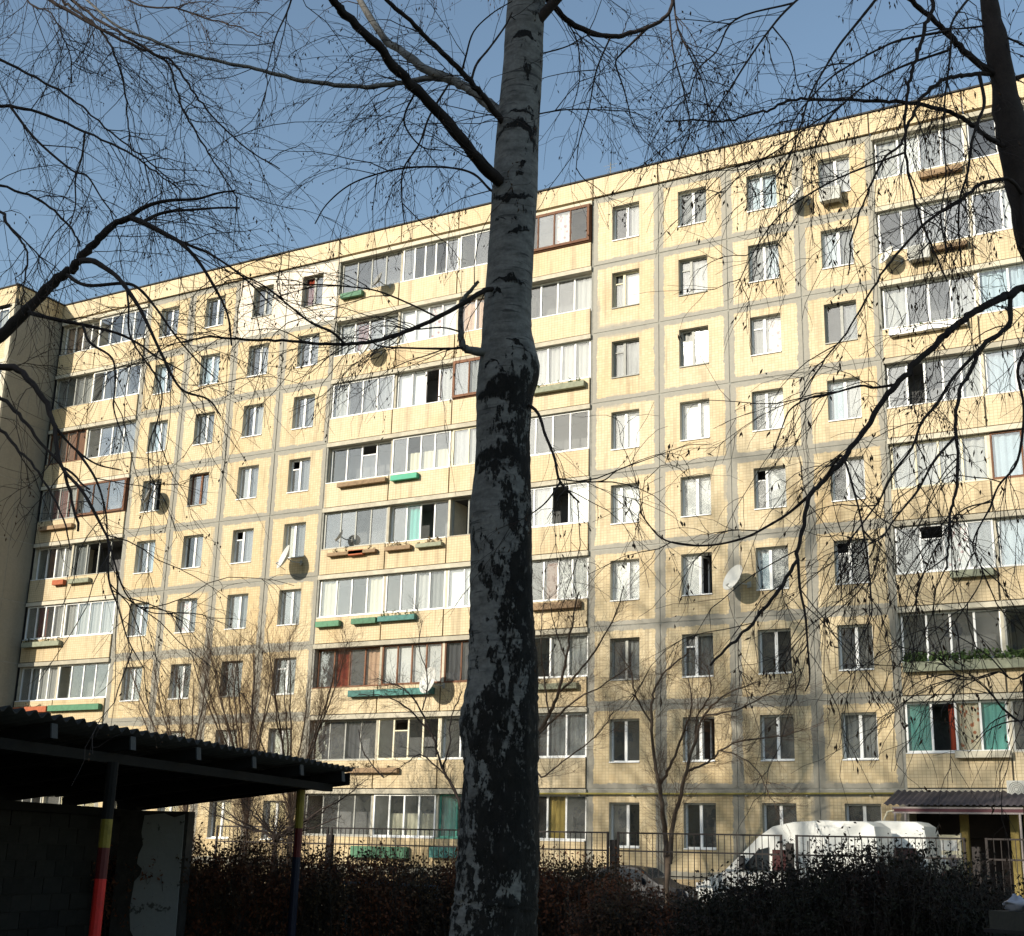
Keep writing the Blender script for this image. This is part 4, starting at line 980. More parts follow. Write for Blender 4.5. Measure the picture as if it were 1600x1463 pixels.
# ---- the birch in the middle
bb = at(770, 1463, 7.0); birch_base = np.array([bb[0], bb[1], 0.0])
KN = []   # knots: local position, size
TR = [(767, 1560, 140), (767, 1463, 131), (773, 1400, 126), (778, 1300, 122), (782, 1200, 113), (784, 1130, 114), (784, 1060, 106), (785, 980, 102), (785, 900, 97), (786, 780, 90), (787, 680, 85),
      (793, 580, 83), (792, 500, 76), (796, 430, 72), (804, 300, 71), (809, 205, 65), (817, 100, 60), (823, 0, 57)]
def birch_bark():
    t = NT('birch_bark'); tc = t.n('ShaderNodeTexCoord').outputs['Object']
    sep = t.n('ShaderNodeSeparateXYZ'); t.l(tc, sep.inputs[0]); z = sep.outputs[2]
    big = t.noise(t.mapv(tc, scale=(4.2, 4.2, 3.0)), 1.0, 7, .72)
    fis = t.noise(t.mapv(tc, scale=(20, 20, 8.0)), 1.0, 6, .72)
    len_ = t.noise(t.mapv(tc, loc=(3, 1, 2), scale=(5, 5, 55)), 1.0, 3, .5)
    pep = t.noise(t.mapv(tc, scale=(9, 9, 22)), 1.0, 4, .6)
    fine = t.noise(tc, 60, 4, .6)
    white = t.mix(t.step(pep, .35, .7), (0.25, 0.24, 0.222), (0.135, 0.128, 0.118))
    white = t.mix(t.math('MULTIPLY', t.step(len_, .60, .68), .75), white, (0.05, 0.046, 0.044))
    white = t.mul(t.step(fine, .3, .8), white, (.7, .7, .7))
    # patches: more and larger towards the foot; extra on the right flank paint in its shade
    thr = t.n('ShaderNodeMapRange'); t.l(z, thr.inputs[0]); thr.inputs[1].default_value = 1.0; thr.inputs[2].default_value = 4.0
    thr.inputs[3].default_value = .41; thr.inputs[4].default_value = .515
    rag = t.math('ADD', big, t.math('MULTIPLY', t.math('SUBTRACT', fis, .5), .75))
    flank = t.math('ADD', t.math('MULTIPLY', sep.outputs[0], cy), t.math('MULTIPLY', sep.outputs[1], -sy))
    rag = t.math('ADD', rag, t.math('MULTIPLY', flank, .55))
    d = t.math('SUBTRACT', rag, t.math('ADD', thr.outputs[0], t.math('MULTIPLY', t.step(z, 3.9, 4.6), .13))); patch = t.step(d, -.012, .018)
    wv = t.n('ShaderNodeTexNoise'); wv.inputs['Scale'].default_value = 5.0; wv.inputs['Detail'].default_value = 4; t.l(tc, wv.inputs['Vector'])
    w2 = t.n('ShaderNodeVectorMath', operation='MULTIPLY_ADD'); t.l(wv.outputs['Color'], w2.inputs[0]); w2.inputs[1].default_value = (.26, .26, .30); t.l(tc, w2.inputs[2])
    for (kx, ky, kz), rad in KN:
        # dark scar under a branch, wider than tall, drooping at its ends
        v = t.n('ShaderNodeVectorMath', operation='SUBTRACT'); t.l(w2.outputs[0], v.inputs[0]); v.inputs[1].default_value = (kx + .13, ky + .13, kz + .15)
        s2 = t.n('ShaderNodeSeparateXYZ'); t.l(v.outputs[0], s2.inputs[0])
        hor = t.math('SQRT', t.math('ADD', t.math('MULTIPLY', s2.outputs[0], s2.outputs[0]), t.math('MULTIPLY', s2.outputs[1], s2.outputs[1])))
        zz = t.math('ADD', s2.outputs[2], t.math('MULTIPLY', hor, .45))
        q = t.math('ADD', t.math('MULTIPLY', hor, .42), t.math('MULTIPLY', t.math('ABSOLUTE', zz), 1.5))
        q = t.math('ADD', q, t.math('MULTIPLY', t.math('SUBTRACT', fis, .5), rad * 1.2))
        patch = t.math('MAXIMUM', patch, t.math('SUBTRACT', 1.0, t.step(q, rad * .36, rad * .50)))
    dark = t.mix(t.step(fis, .4, .75), (0.010, 0.0085, 0.007), (0.024, 0.021, 0.018))
    dark = t.mix(t.math('MULTIPLY', t.step(t.noise(t.mapv(tc, loc=(5, 2, 7), scale=(26, 26, 13)), 1.0, 5, .7), .57, .63), .8), dark, (0.13, 0.124, 0.115))
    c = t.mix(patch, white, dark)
    h = t.math('ADD', t.math('MULTIPLY', t.math('MULTIPLY', patch, fis), 1.0), t.math('ADD', t.math('MULTIPLY', len_, .12), t.math('MULTIPLY', fine, .06)))
    return t.finish(c, .85, h, .9, .035)
def tk(px, py, back=0.0):
    i = at(px, py, 7.0 - .16) - birch_base; return tuple(i)
for px, py, r in ((800, 283, .16), (800, 188, .17), (818, 165, .10), (800, 425, .11), (815, 345, .07), (775, 325, .06), (812, 40, .10), (820, 95, .07), (805, 590, .17), (785, 600, .2), (792, 695, .26), (757, 720, .12), (770, 455, .06), (810, 520, .06), (825, 70, .06), (812, 260, .07), (765, 565, .06)):
    KN.append((tk(px, py), r))
birch = Tree('birch_tree', 'tall birch in the middle with grey white bark darkening to black fissures at the foot', birch_base)
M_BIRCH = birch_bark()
def birch_trunk():
    pts = [(at(x, y, 7.0), wd * np.linalg.norm(at(x, y, 7.0) - CAM) / FPX / 2 * .985) for x, y, wd in TR]
    top = pts[-1][0]; tops = [(top + np.array([.10, .02, 1.6]), .072), (top + np.array([.16, .1, 3.4]), .055), (top + np.array([.1, .2, 5.6]), .03), (top + np.array([.2, .2, 7.6]), .008)]
    pts = [(np.array([birch_base[0] - .02, birch_base[1], -.1]), .31), (np.array([birch_base[0] - .01, birch_base[1], .25]), .255)] + pts[1:] + tops
    P = smooth_path([p for p, r in pts], 10); rr = np.interp(np.linspace(0, len(pts) - 1, len(P)), np.arange(len(pts)), [r for p, r in pts])
    n, sd = len(P), 40; an = np.arange(sd) * 2 * np.pi / sd; ph = rs.rand(6) * 6
    V = np.empty((n, sd, 3))
    for k in range(n):
        z = P[k][2]; rough = .028 * max(0, 1 - z / 5) + .009
        lump = 1 + rough * 2.2 * (np.sin(3 * an + ph[0] + z * 1.3) + .7 * np.sin(5 * an + ph[1] - z * 2.1) + .5 * np.sin(8 * an + z * 5) + .4 * np.sin(13 * an + ph[2] + z * 9) * (z < 3)) * .5 + rs.normal(size=sd) * rough * .7
        V[k] = P[k] + np.stack([np.cos(an) * rr[k] * lump, np.sin(an) * rr[k] * lump, np.zeros(sd)], 1)
    for px, py, amp, sg in ((838, 575, .036, .09), (726, 1128, .030, .10), (735, 800, .02, .12), (840, 1045, .02, .1), (745, 600, .02, .14)):   # swellings and burrs
        c = at(px, py, 7.0); dd = V - c; g = np.exp(-(dd ** 2).sum(-1) / (2 * sg ** 2)); out = norm(V - P[:, None]); V += out * (g * amp)[..., None]
    V -= birch_base; i = np.arange(n - 1)[:, None] * sd; j = np.arange(sd)[None]; j2 = (j + 1) % sd
    F = np.stack([i + j, i + j2, i + sd + j2, i + sd + j], -1).reshape(-1, 4)
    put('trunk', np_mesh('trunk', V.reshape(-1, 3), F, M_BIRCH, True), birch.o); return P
BP = birch_trunk(); birch.tr = BP
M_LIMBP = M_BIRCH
birch.px([(800, 300), (772, 277), (730, 228), (680, 170), (632, 122), (590, 72), (540, 22), (515, -5), (440, -110), (380, -190)], 7.0, 5.9, 24, 12, M_BARKD, knots=.004)
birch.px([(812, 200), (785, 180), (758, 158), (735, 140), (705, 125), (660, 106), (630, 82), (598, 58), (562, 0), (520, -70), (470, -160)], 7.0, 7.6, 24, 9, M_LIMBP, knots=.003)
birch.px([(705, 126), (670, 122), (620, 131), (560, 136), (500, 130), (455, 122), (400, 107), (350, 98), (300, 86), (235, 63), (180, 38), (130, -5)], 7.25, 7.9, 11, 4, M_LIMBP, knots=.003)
birch.px([(805, 205), (785, 190), (762, 160), (735, 128), (700, 90), (665, 58), (640, 32), (605, 0), (570, -50)], 7.0, 6.4, 13, 7, knots=.003)
birch.px([(733, 127), (745, 100), (765, 75), (790, 40), (800, 20)], 6.75, 6.85, 5, 3, twigs=.5)
birch.px([(725, 117), (728, 88), (740, 50), (768, 22), (800, 2)], 6.7, 6.5, 4, 2)
birch.px([(843, -25), (858, 0), (884, 30), (920, 50), (955, 57), (985, 52), (1020, 40), (1045, 20), (1052, -10)], 7.0, 7.4, 13, 6, knots=.003)
birch.px([(1000, 50), (985, 70), (970, 85), (962, 100), (975, 140), (985, 180)], 7.35, 7.4, 5, 2)
birch.px([(848, 95), (880, 75), (905, 62), (925, 52)], 7.0, 7.1, 3, 2)
birch.px([(780, 445), (764, 452), (732, 469), (683, 497), (633, 519), (595, 531), (557, 537), (508, 538), (442, 532), (382, 531), (330, 527), (280, 535)], 6.95, 6.2, 10, 3, knots=.002)
birch.px([(557, 536), (520, 520), (487, 505), (452, 478), (420, 452), (390, 435), (350, 422)], 6.4, 6.2, 5, 2)
birch.px([(683, 497), (640, 475), (590, 455), (545, 448), (500, 445), (440, 446)], 6.75, 6.6, 3.5, 2)
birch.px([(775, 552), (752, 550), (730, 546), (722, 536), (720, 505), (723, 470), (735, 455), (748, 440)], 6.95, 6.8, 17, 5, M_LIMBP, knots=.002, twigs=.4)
birch.px([(728, 545), (700, 545), (640, 544), (590, 540), (575, 520)], 6.85, 6.7, 5, 2)
birch.px([(722, 520), (690, 512), (640, 515), (610, 505)], 6.85, 6.6, 3, 2)
birch.px([(822, 612), (836, 640), (852, 680), (866, 715), (873, 748), (888, 768), (905, 785)], 6.95, 6.7, 6, 3, twigs=.6)
birch.px([(873, 748), (865, 770), (850, 788), (832, 802)], 6.75, 6.65, 4, 2, twigs=.3)
birch.px([(873, 745), (900, 752), (940, 752), (965, 735), (1000, 722)], 6.75, 6.5, 3, 1.5, twigs=.6)
birch.px([(790, 310), (770, 300), (740, 272), (700, 262), (640, 262), (590, 272), (545, 290), (510, 320), (492, 350)], 7.0, 7.6, 5, 2)
birch.px([(640, 150), (632, 180), (637, 205), (660, 230), (690, 235)], 6.6, 6.9, 4, 2)
birch.px([(690, 140), (672, 180), (655, 225), (630, 265), (628, 310), (632, 350)], 7.2, 7.3, 4, 2)
birch.px([(480, -60), (452, 10), (430, 60), (415, 120)], 6.2, 6.0, 4, 2)
birch.px([(915, -30), (900, 60), (906, 120), (892, 180)], 7.1, 7.2, 3, 1.5)
birch.px([(1048, -10), (1058, 40), (1075, 80), (1098, 130), (1108, 190)], 7.4, 7.2, 4, 1.5)
birch.px([(1040, 28), (1052, 80), (1068, 140), (1078, 200), (1062, 250)], 7.4, 7.2, 3.5, 1.5)
birch.px([(960, 60), (932, 110), (920, 170), (905, 220), (900, 265)], 7.2, 7.1, 3.5, 1.5)
birch.px([(846, 190), (880, 172), (940, 172), (990, 176), (1020, 190)], 7.05, 7.5, 3, 1.5)
for k in range(9):   # crown above the frame
    i = int(len(BP) * (.80 + .022 * k)); p = BP[i]; a = k * 2.4; L = 2.6 - .2 * k
    d = np.array([math.cos(a), math.sin(a), .9]); birch.limb([p, p + d * L * .4, p + d * L * .75 + np.array([0, 0, .1]), p + d * L + np.array([0, 0, -.1])], .035 - .002 * k, .006, M_BARKD)
birch.twigs(9, .75, .13, 6, .30, .0032, .0014, cat=1500, csize=.028, cw=.0042)

# ---- the tree beyond the left edge: long arching limbs with drooping twigs
lb = at(-260, 800, 7.6); lt = Tree('bare_tree', 'bare tree rooted beyond the left edge, its dark limbs arching in over the roof', (lb[0], lb[1], 0))
c0 = np.array([lb[0], lb[1], 0]); trunkL = lt.limb([c0, c0 + [.05, .02, 1.6], c0 + [.1, .1, 3.2], c0 + [0, .15, 5], c0 + [-.2, .3, 7.5], c0 + [-.1, .3, 10], c0 + [.1, .2, 12.5]], .21, .03, M_BARKG, 'trunk', 12, twigs=.15)
LT = c0 + np.array([.1, .1, 3.2])
def ltp(pts, R0, R1, w0, w1, z=3.4, **k):
    st = [c0 + np.array([.08, .1, z])] + [at(p[0], p[1], R0 + (R1 - R0) * i / (len(pts) - 1)) for i, p in enumerate(pts)]
    return lt.limb(st, w0 * R0 / FPX / 2, w1 * R1 / FPX / 2, M_BARKD, knots=.004, **k)
ltp([(-60, 585), (0, 527), (48, 478), (85, 442), (112, 420), (128, 400), (150, 378), (178, 352), (203, 340)], 7.4, 7.2, 24, 11, 3.0, twigs=.5)
ltp([(-90, 570), (-40, 560), (0, 572), (27, 578), (54, 606), (77, 640), (86, 676), (92, 720), (110, 770), (122, 830)], 7.3, 6.8, 16, 4, 3.0, twigs=.5)
ltp([(-60, 600), (0, 622), (35, 655), (70, 700), (105, 735), (140, 765)], 7.2, 6.9, 9, 3, 2.8, twigs=.35)
ltp([(-60, 650), (0, 672), (30, 705), (60, 740), (95, 800), (110, 860)], 7.2, 6.7, 8, 2, 2.7, twigs=.3)
lt.px([(203, 340), (222, 326), (245, 317), (270, 313), (308, 311), (340, 302), (368, 298)], 7.2, 7.1, 9, 3)
lt.px([(203, 340), (228, 350), (262, 368), (280, 378), (305, 402), (330, 440), (355, 490), (362, 540)], 7.2, 6.9, 11, 3)
lt.px([(228, 348), (245, 336), (270, 330), (300, 328), (340, 325), (375, 325)], 7.2, 7.3, 7, 3)
lt.px([(278, 377), (300, 385), (330, 398), (370, 425), (400, 452), (425, 478)], 7.1, 7.0, 6, 2)
lt.px([(126, 407), (145, 408), (160, 416), (180, 430), (194, 446), (217, 480), (233, 512), (256, 561), (283, 608), (325, 624), (345, 650)], 7.2, 6.8, 11, 2.5)
lt.px([(100, 447), (135, 446), (193, 443), (218, 452), (244, 482), (262, 508), (280, 532), (311, 567), (335, 590)], 7.2, 7.0, 7, 2)
lt.px([(40, 496), (81, 498), (116, 505), (149, 512), (186, 522), (218, 538), (244, 557), (285, 580)], 7.25, 7.1, 8, 2)
lt.px([(194, 446), (201, 480), (205, 530), (250, 600), (248, 650), (232, 700), (235, 760), (230, 800)], 7.0, 6.7, 4, 1.5)
lt.px([(116, 505), (140, 535), (175, 560), (180, 600), (178, 640), (195, 690)], 7.1, 6.9, 5, 2)
lt.px([(86, 676), (115, 700), (150, 725), (190, 735)], 7.0, 6.9, 5, 2)
lt.px([(100, 720), (130, 770), (160, 825), (170, 850), (170, 905), (185, 950), (200, 1000), (225, 1045)], 6.8, 6.5, 6, 1.5)
lt.px([(122, 690), (150, 750), (165, 800), (168, 840)], 6.9, 6.7, 5, 2)
lt.px([(168, 850), (195, 925), (230, 955), (270, 960)], 6.7, 6.6, 3, 1.5)
def ltop(pts, R0, R1, w0, w1, z, **k): ltp(pts, R0, R1, w0, w1, z, **k)
ltop([(-80, 60), (0, 94), (68, 128), (120, 160), (155, 192), (200, 228), (240, 260), (275, 290)], 7.6, 7.4, 6, 2, 5.5)
ltop([(-80, 150), (0, 165), (60, 176), (132, 207), (200, 238), (235, 262), (285, 300)], 7.6, 7.4, 8, 2, 5.0)
lt.px([(0, 165), (55, 217), (112, 266), (136, 275), (160, 312), (182, 340)], 7.5, 7.3, 5, 2)
ltop([(-60, 275), (0, 291), (55, 308), (90, 335), (115, 362), (125, 385)], 7.5, 7.2, 6, 3, 4.6)
ltop([(-60, 280), (0, 330), (14, 352), (35, 378), (43, 400), (38, 440), (34, 470)], 7.4, 7.1, 7, 2, 4.4, twigs=.6)
lt.px([(14, 355), (40, 378), (66, 405), (90, 440)], 7.3, 7.2, 3, 1.5)
lt.px([(136, 208), (128, 245), (118, 280), (118, 320), (110, 350)], 7.5, 7.4, 4, 2)
ltop([(-30, -60), (60, -10), (130, 30), (190, 62), (240, 85), (268, 95), (300, 140), (330, 180), (390, 235), (437, 264)], 8.0, 7.6, 8, 2, 6.2)
ltop([(20, -80), (100, -10), (160, 35), (220, 70), (262, 100), (272, 130), (290, 180), (320, 230), (345, 270), (372, 310)], 8.2, 7.7, 7, 2, 6.4)
ltop([(50, -100), (90, -10), (110, 10), (150, 40), (172, 70), (185, 100), (197, 150), (200, 200), (208, 245)], 8.1, 7.7, 7, 2, 6.5)
ltop([(100, -100), (200, 0), (270, 12), (320, 28), (370, 42), (410, 58)], 8.3, 8.0, 5, 2, 6.8)
ltop([(0, -60), (45, 5), (80, 20), (100, 60), (110, 90), (112, 130)], 8.0, 7.8, 4, 2, 6.4)
for k in range(10):   # the rest of its crown, out of view
    i = int(len(trunkL) * (.70 + .026 * k)); p = trunkL[i]; a = 2.0 + k * 2.4; L = 3.6 - .22 * k
    d = np.array([math.cos(a), math.sin(a), .8]); lt.limb([p, p + d * L * .4, p + d * L * .75, p + d * L + np.array([0, 0, -.2])], .05 - .003 * k, .008, M_BARKD, twigs=.7)
lt.twigs(6.4, .85, .12, 7, .30, .0032, .0014, cat=700, csize=.02, cw=.005)

# ---- the tree at the upper right corner
rt = Tree('birch_tree', 'dark birch at the upper right corner, leaning in with hanging catkins', tuple(np.array([*at(1760, 1400, 6.4)[:2], 0])))
c1 = rt.base
RT = [(1650, 480, 46), (1622, 380, 42), (1597, 280, 40), (1580, 205, 36), (1566, 120, 31), (1553, 50, 27), (1545, 0, 26), (1532, -90, 22), (1525, -200, 18)]
rp = [c1 + np.array([0, 0, 0]), c1 + np.array([-.02, .02, 1.5])] + [at(x, y, 6.4) for x, y, wd in RT]
rt.tr = rt.limb(rp, .14, .028, M_BARKD, 'trunk', 12, knots=.003, twigs=.1)
rt.px([(1556, 122), (1540, 108), (1500, 72), (1488, 60), (1455, 28), (1425, 2), (1400, -20), (1340, -80)], 6.4, 6.2, 14, 8, knots=.003)
rt.px([(1556, 124), (1535, 116), (1508, 117), (1485, 122), (1468, 128), (1445, 148), (1430, 172), (1418, 196), (1408, 225), (1385, 245), (1362, 285), (1345, 330), (1330, 380), (1325, 430)], 6.4, 6.0, 9, 2.5, knots=.003)
rt.px([(1590, 245), (1575, 234), (1548, 217), (1520, 196), (1490, 178), (1455, 167), (1415, 160), (1370, 158), (1320, 157), (1270, 155), (1230, 158), (1205, 170), (1170, 180), (1130, 190), (1080, 188), (1040, 190)], 6.4, 6.0, 10, 2.5, knots=.003)
rt.px([(1640, 440), (1600, 451), (1580, 459), (1563, 467), (1535, 480), (1514, 494), (1490, 512), (1473, 527), (1451, 549), (1419, 581), (1386, 616), (1353, 671), (1317, 717), (1282, 756), (1262, 782), (1253, 830), (1243, 873), (1216, 923), (1190, 955), (1150, 1000), (1110, 1040)], 6.3, 5.3, 15, 4, knots=.004)
rt.px([(1262, 780), (1235, 800), (1200, 822), (1165, 840), (1120, 851), (1075, 852), (1035, 842), (1010, 815), (1000, 798)], 5.7, 5.5, 5, 2)
rt.px([(1386, 616), (1365, 606), (1345, 603), (1300, 615), (1265, 622), (1235, 640), (1222, 668), (1205, 715)], 5.9, 5.7, 5, 2)
rt.px([(1640, 520), (1575, 510), (1535, 540), (1515, 580), (1500, 610), (1492, 668), (1498, 731), (1490, 780), (1484, 813), (1480, 860), (1478, 890)], 6.2, 5.7, 9, 3, knots=.003)
rt.px([(1533, 545), (1490, 590), (1465, 630), (1440, 660), (1425, 700), (1395, 740), (1375, 780), (1350, 815), (1325, 850), (1310, 890)], 6.1, 5.6, 6, 2)
rt.px([(1492, 670), (1460, 720), (1435, 765), (1415, 790), (1395, 815), (1380, 838), (1360, 850)], 5.9, 5.6, 5, 2)
rt.px([(1300, 745), (1310, 715), (1320, 720), (1335, 770), (1345, 810), (1355, 870), (1360, 920), (1362, 960), (1350, 990)], 5.6, 5.4, 4.5, 2)
rt.px([(1245, 870), (1250, 920), (1258, 960), (1262, 1010), (1265, 1060), (1258, 1080)], 5.5, 5.3, 5, 2)
rt.px([(1620, 300), (1580, 282), (1540, 285), (1515, 300), (1495, 318), (1450, 345), (1400, 400), (1370, 440), (1330, 510), (1290, 560), (1250, 620)], 6.3, 5.8, 8, 2, knots=.003)
rt.px([(1470, -80), (1458, 0), (1447, 40), (1438, 70), (1428, 100), (1420, 130), (1416, 165), (1413, 205), (1418, 260), (1428, 310), (1442, 355), (1462, 400), (1480, 440)], 6.1, 5.8, 8, 3, knots=.003)
rt.px([(1500, -60), (1490, 30), (1486, 70), (1482, 110), (1476, 160), (1475, 220), (1478, 280), (1470, 340), (1480, 400)], 6.2, 5.9, 5, 2)
rt.px([(1545, 122), (1538, 160), (1528, 190), (1518, 225), (1512, 270), (1500, 310), (1498, 360), (1503, 420)], 6.3, 6.0, 7, 2.5)
rt.px([(1440, 60), (1410, 62), (1375, 76), (1340, 95), (1300, 120), (1270, 150), (1240, 190), (1225, 240)], 6.2, 5.9, 5, 2)
rt.px([(1380, -40), (1368, 0), (1340, 35), (1312, 70), (1290, 105), (1265, 150), (1250, 200), (1230, 250), (1195, 300)], 6.0, 5.7, 6, 2)
rt.px([(1260, -40), (1240, 5), (1200, 50), (1165, 100), (1140, 140), (1120, 170), (1105, 200)], 6.2, 6.0, 5, 2)
rt.px([(1220, 35), (1235, 80), (1245, 130), (1255, 150)], 6.1, 6.0, 3, 1.5)
rt.px([(1460, 97), (1420, 100), (1380, 118), (1350, 135), (1315, 165), (1285, 200), (1270, 250)], 6.2, 5.9, 5, 2)
rt.px([(1535, 45), (1500, 45), (1470, 45), (1445, 50)], 6.4, 6.3, 4, 2)
rt.px([(1562, 55), (1580, 62), (1600, 72), (1640, 100)], 6.4, 6.3, 5, 3)
rt.px([(1586, 130), (1595, 120), (1640, 110)], 6.4, 6.4, 9, 6)
rt.px([(1640, 300), (1612, 480), (1605, 540), (1590, 580), (1600, 640), (1590, 720), (1560, 760), (1545, 800)], 6.2, 5.9, 7, 3)
rt.px([(1540, 790), (1520, 850), (1535, 900), (1500, 960), (1470, 1000)], 5.9, 5.7, 3, 1.5)
rt.px([(1640, 1010), (1590, 1060), (1560, 1050), (1520, 1060), (1490, 1050), (1460, 1020)], 6.0, 5.8, 4, 1.5)
rt.px([(1640, 1130), (1600, 1125), (1570, 1110), (1545, 1080), (1515, 1055)], 6.0, 5.8, 5, 2)
for k in range(8):
    p = np.array(rp[-1]) + np.array([.05 * k, .05 * k, -.6 + .25 * k]); a = k * 2.4; L = 2.6 - .2 * k
    d = np.array([math.cos(a), math.sin(a), .9]); rt.limb([p, p + d * L * .4, p + d * L * .75, p + d * L + np.array([0, 0, -.2])], .03, .006, M_BARKD, twigs=.8)
rt.px([(1160, -30), (1150, 30), (1120, 80), (1090, 110), (1075, 160)], 6.3, 6.1, 4, 2)
rt.px([(1400, 250), (1330, 270), (1270, 300), (1215, 340), (1180, 390), (1150, 450)], 6.0, 5.7, 4, 1.5)
rt.px([(1300, 160), (1260, 200), (1215, 235), (1165, 265), (1125, 310)], 6.0, 5.8, 3.5, 1.5)
rt.px([(1560, 780), (1500, 800), (1460, 860), (1430, 930)], 5.9, 5.7, 3, 1.5)
rt.twigs(11, .62, .16, 6, .24, .0030, .0014, cat=1000, csize=.036, cw=.0052)

# ---- small trees and tall shrubs in front of the block
def ymk(name, label, cat, base_px, Y, limbs, per_m, L1, mat, droop=-.06, n2=9, L2=.55, r=.0055, group=None, cats=0):
    b = onY(*base_px, Y); t = Tree(name, label, (b[0], b[1], 0), cat, group)
    for pts, w0, w1 in limbs:
        st = [onY(x, y, Y + rs.normal() * .12 * (i > 0)) for i, (x, y) in enumerate(pts)]
        if pts[0] == base_px: st = [np.array([b[0], b[1], -.05])] + st
        dist_ = np.linalg.norm(st[0] - CAM); t.limb(st, w0 * .8 * dist_ / FPX / 2, w1 * .7 * dist_ / FPX / 2, mat, knots=.014)
    t.twigs(per_m, L1, droop, n2, L2, r, r * .45, wob=.18, mat=M_TWIGB if mat is M_BARKG else M_TWIG, cat=cats, csize=.05, cw=.02, n3=0)
    return t
ymk('bare_tree', 'bare grey tree behind the birch trunk, branching to its right before the wall', 'tree', (808, 1345), -8.0,
    [([(808, 1345), (812, 1240), (820, 1185), (838, 1150), (858, 1118), (872, 1083), (885, 1030), (893, 980), (905, 925)], 13, 3), ([(838, 1150), (870, 1120), (905, 1090), (940, 1072), (985, 1040)], 5, 2),
     ([(872, 1083), (905, 1050), (935, 1010), (962, 960), (975, 915)], 5, 2), ([(815, 1220), (790, 1160), (770, 1100), (760, 1040)], 6, 2), ([(858, 1118), (850, 1060), (845, 1000), (850, 940)], 4, 2),
     ([(838, 1190), (845, 1215), (880, 1190), (930, 1150), (960, 1110)], 4, 2), ([(885, 1030), (868, 985), (858, 930)], 3, 1.5)], 9, 1.2, M_BARKG, n2=9)
ymk('bare_tree', 'small bare tree with a forked trunk between the fence and the ground floor windows', 'tree', (1042, 1350), -8.75,
    [([(1042, 1350), (1040, 1310), (1035, 1265), (1031, 1228), (1022, 1185), (1018, 1130), (1021, 1085), (1040, 1050), (1075, 1020)], 12, 3), ([(1032, 1225), (1050, 1190), (1070, 1140), (1080, 1100), (1075, 1060)], 6, 2),
     ([(1046, 1350), (1052, 1290), (1062, 1250), (1072, 1205), (1085, 1160), (1100, 1118), (1135, 1085), (1185, 1065)], 10, 2.5), ([(1074, 1205), (1105, 1192), (1130, 1170), (1165, 1156), (1215, 1152), (1255, 1140)], 5, 2),
     ([(1018, 1130), (995, 1090), (985, 1050), (960, 1010)], 4, 2), ([(1085, 1160), (1090, 1120), (1110, 1080), (1105, 1040)], 4, 2), ([(1100, 1118), (1150, 1110), (1200, 1085), (1240, 1075)], 4, 1.5), ([(1125, 1172), (1170, 1190), (1200, 1235), (1220, 1280)], 3, 1.5)], 12, 1.1, M_BARKG, n2=9)
ymk('bare_tree', 'slender dark tree just left of the birch trunk, forking before the loggias', 'tree', (735, 1345), -14.0,
    [([(735, 1345), (722, 1270), (708, 1230), (692, 1200), (676, 1150), (655, 1105), (632, 1078), (590, 1060)], 9, 2), ([(692, 1200), (702, 1165), (706, 1120), (722, 1080)], 4, 2), ([(676, 1150), (640, 1110), (600, 1088), (560, 1085)], 4, 1.5),
     ([(700, 1215), (660, 1180), (640, 1190), (600, 1215)], 3, 1.5), ([(660, 1110), (668, 1060), (655, 1010), (660, 970)], 3, 1.5), ([(600, 1215), (570, 1180), (560, 1140)], 3, 1.5)], 9, 1.0, M_BARKD, n2=8, L2=.4)
def stems(bx, by, n, x0, x1, y0, y1):
    out = []
    for k in range(n):
        tx = x0 - 15 + (x1 - x0 + 30) * (k + .5) / n + rs.uniform(-14, 14); ty = rs.uniform(y0, y1); mx = bx + (tx - bx) * .35
        out.append(([(bx, by), (mx, by - (by - ty) * .4), (bx + (tx - bx) * .75, by - (by - ty) * .72), (tx, ty)], 6, 1.5))
    return out
ymk('tall_shrub', 'tall brown many stemmed shrub above the pavilion roof, left of the others', 'shrub', (290, 1275), -9.0, stems(290, 1275, 9, 205, 330, 1000, 1110), 9, 1.1, M_BARKG, -.10, 9, .55, group='tall bare shrubs behind the pavilion')
ymk('tall_shrub', 'tallest brown shrub with upright stems above the pavilion roof', 'shrub', (385, 1285), -8.5, stems(385, 1285, 11, 295, 430, 945, 1060), 9, 1.2, M_BARKG, -.12, 9, .55, group='tall bare shrubs behind the pavilion')
ymk('tall_shrub', 'spreading brown shrub beside the centre loggias, right of the others', 'shrub', (455, 1290), -8.0, stems(455, 1290, 10, 395, 540, 965, 1120), 9, 1.1, M_BARKG, -.10, 9, .55, group='tall bare shrubs behind the pavilion')
ymk('low_shrub', 'low tangled thicket beneath the end of the pavilion roof', 'shrub', (430, 1320), -16.0, stems(430, 1320, 12, 320, 560, 1215, 1285), 7, .7, M_BARKD, -.02, 7, .35)

# ---- unseen high trees added out to the left so their crowns shade the lower part of the facade
def shade_tree(label, base, H, seed):
    r = np.random.RandomState(seed); t = Tree('bare_tree', label, base, group='unseen shade trees left of the yard')
    b = np.array(base, float); tr = t.limb([b, b + [.1, 0, H * .3], b + [-.1, .1, H * .6], b + [0, 0, H]], .28, .03, M_BARKG, 'trunk', 10, twigs=.1)
    for k in range(22):
        i = int(len(tr) * (.42 + .025 * k)) if .42 + .025 * k < .98 else len(tr) - 2; p = tr[i]; a = k * 2.4 + seed; L = (H - p[2]) * .45 + 1.8
        d = np.array([math.cos(a), math.sin(a), .95]); e = norm(r.normal(size=3)) * .3
        t.limb([p, p + d * L * .4 + e, p + d * L * .75 + e, p + d * L], .07, .012, M_BARKD, sides=5, per=3)
    t.twigs(7, 2.2, .05, 7, .9, .012, .006, wob=.2)
shade_tree('unseen bare tree added left of the yard for shade, nearest the pavilion side', (-26.5, -33.5, 0), 28.0, 3)
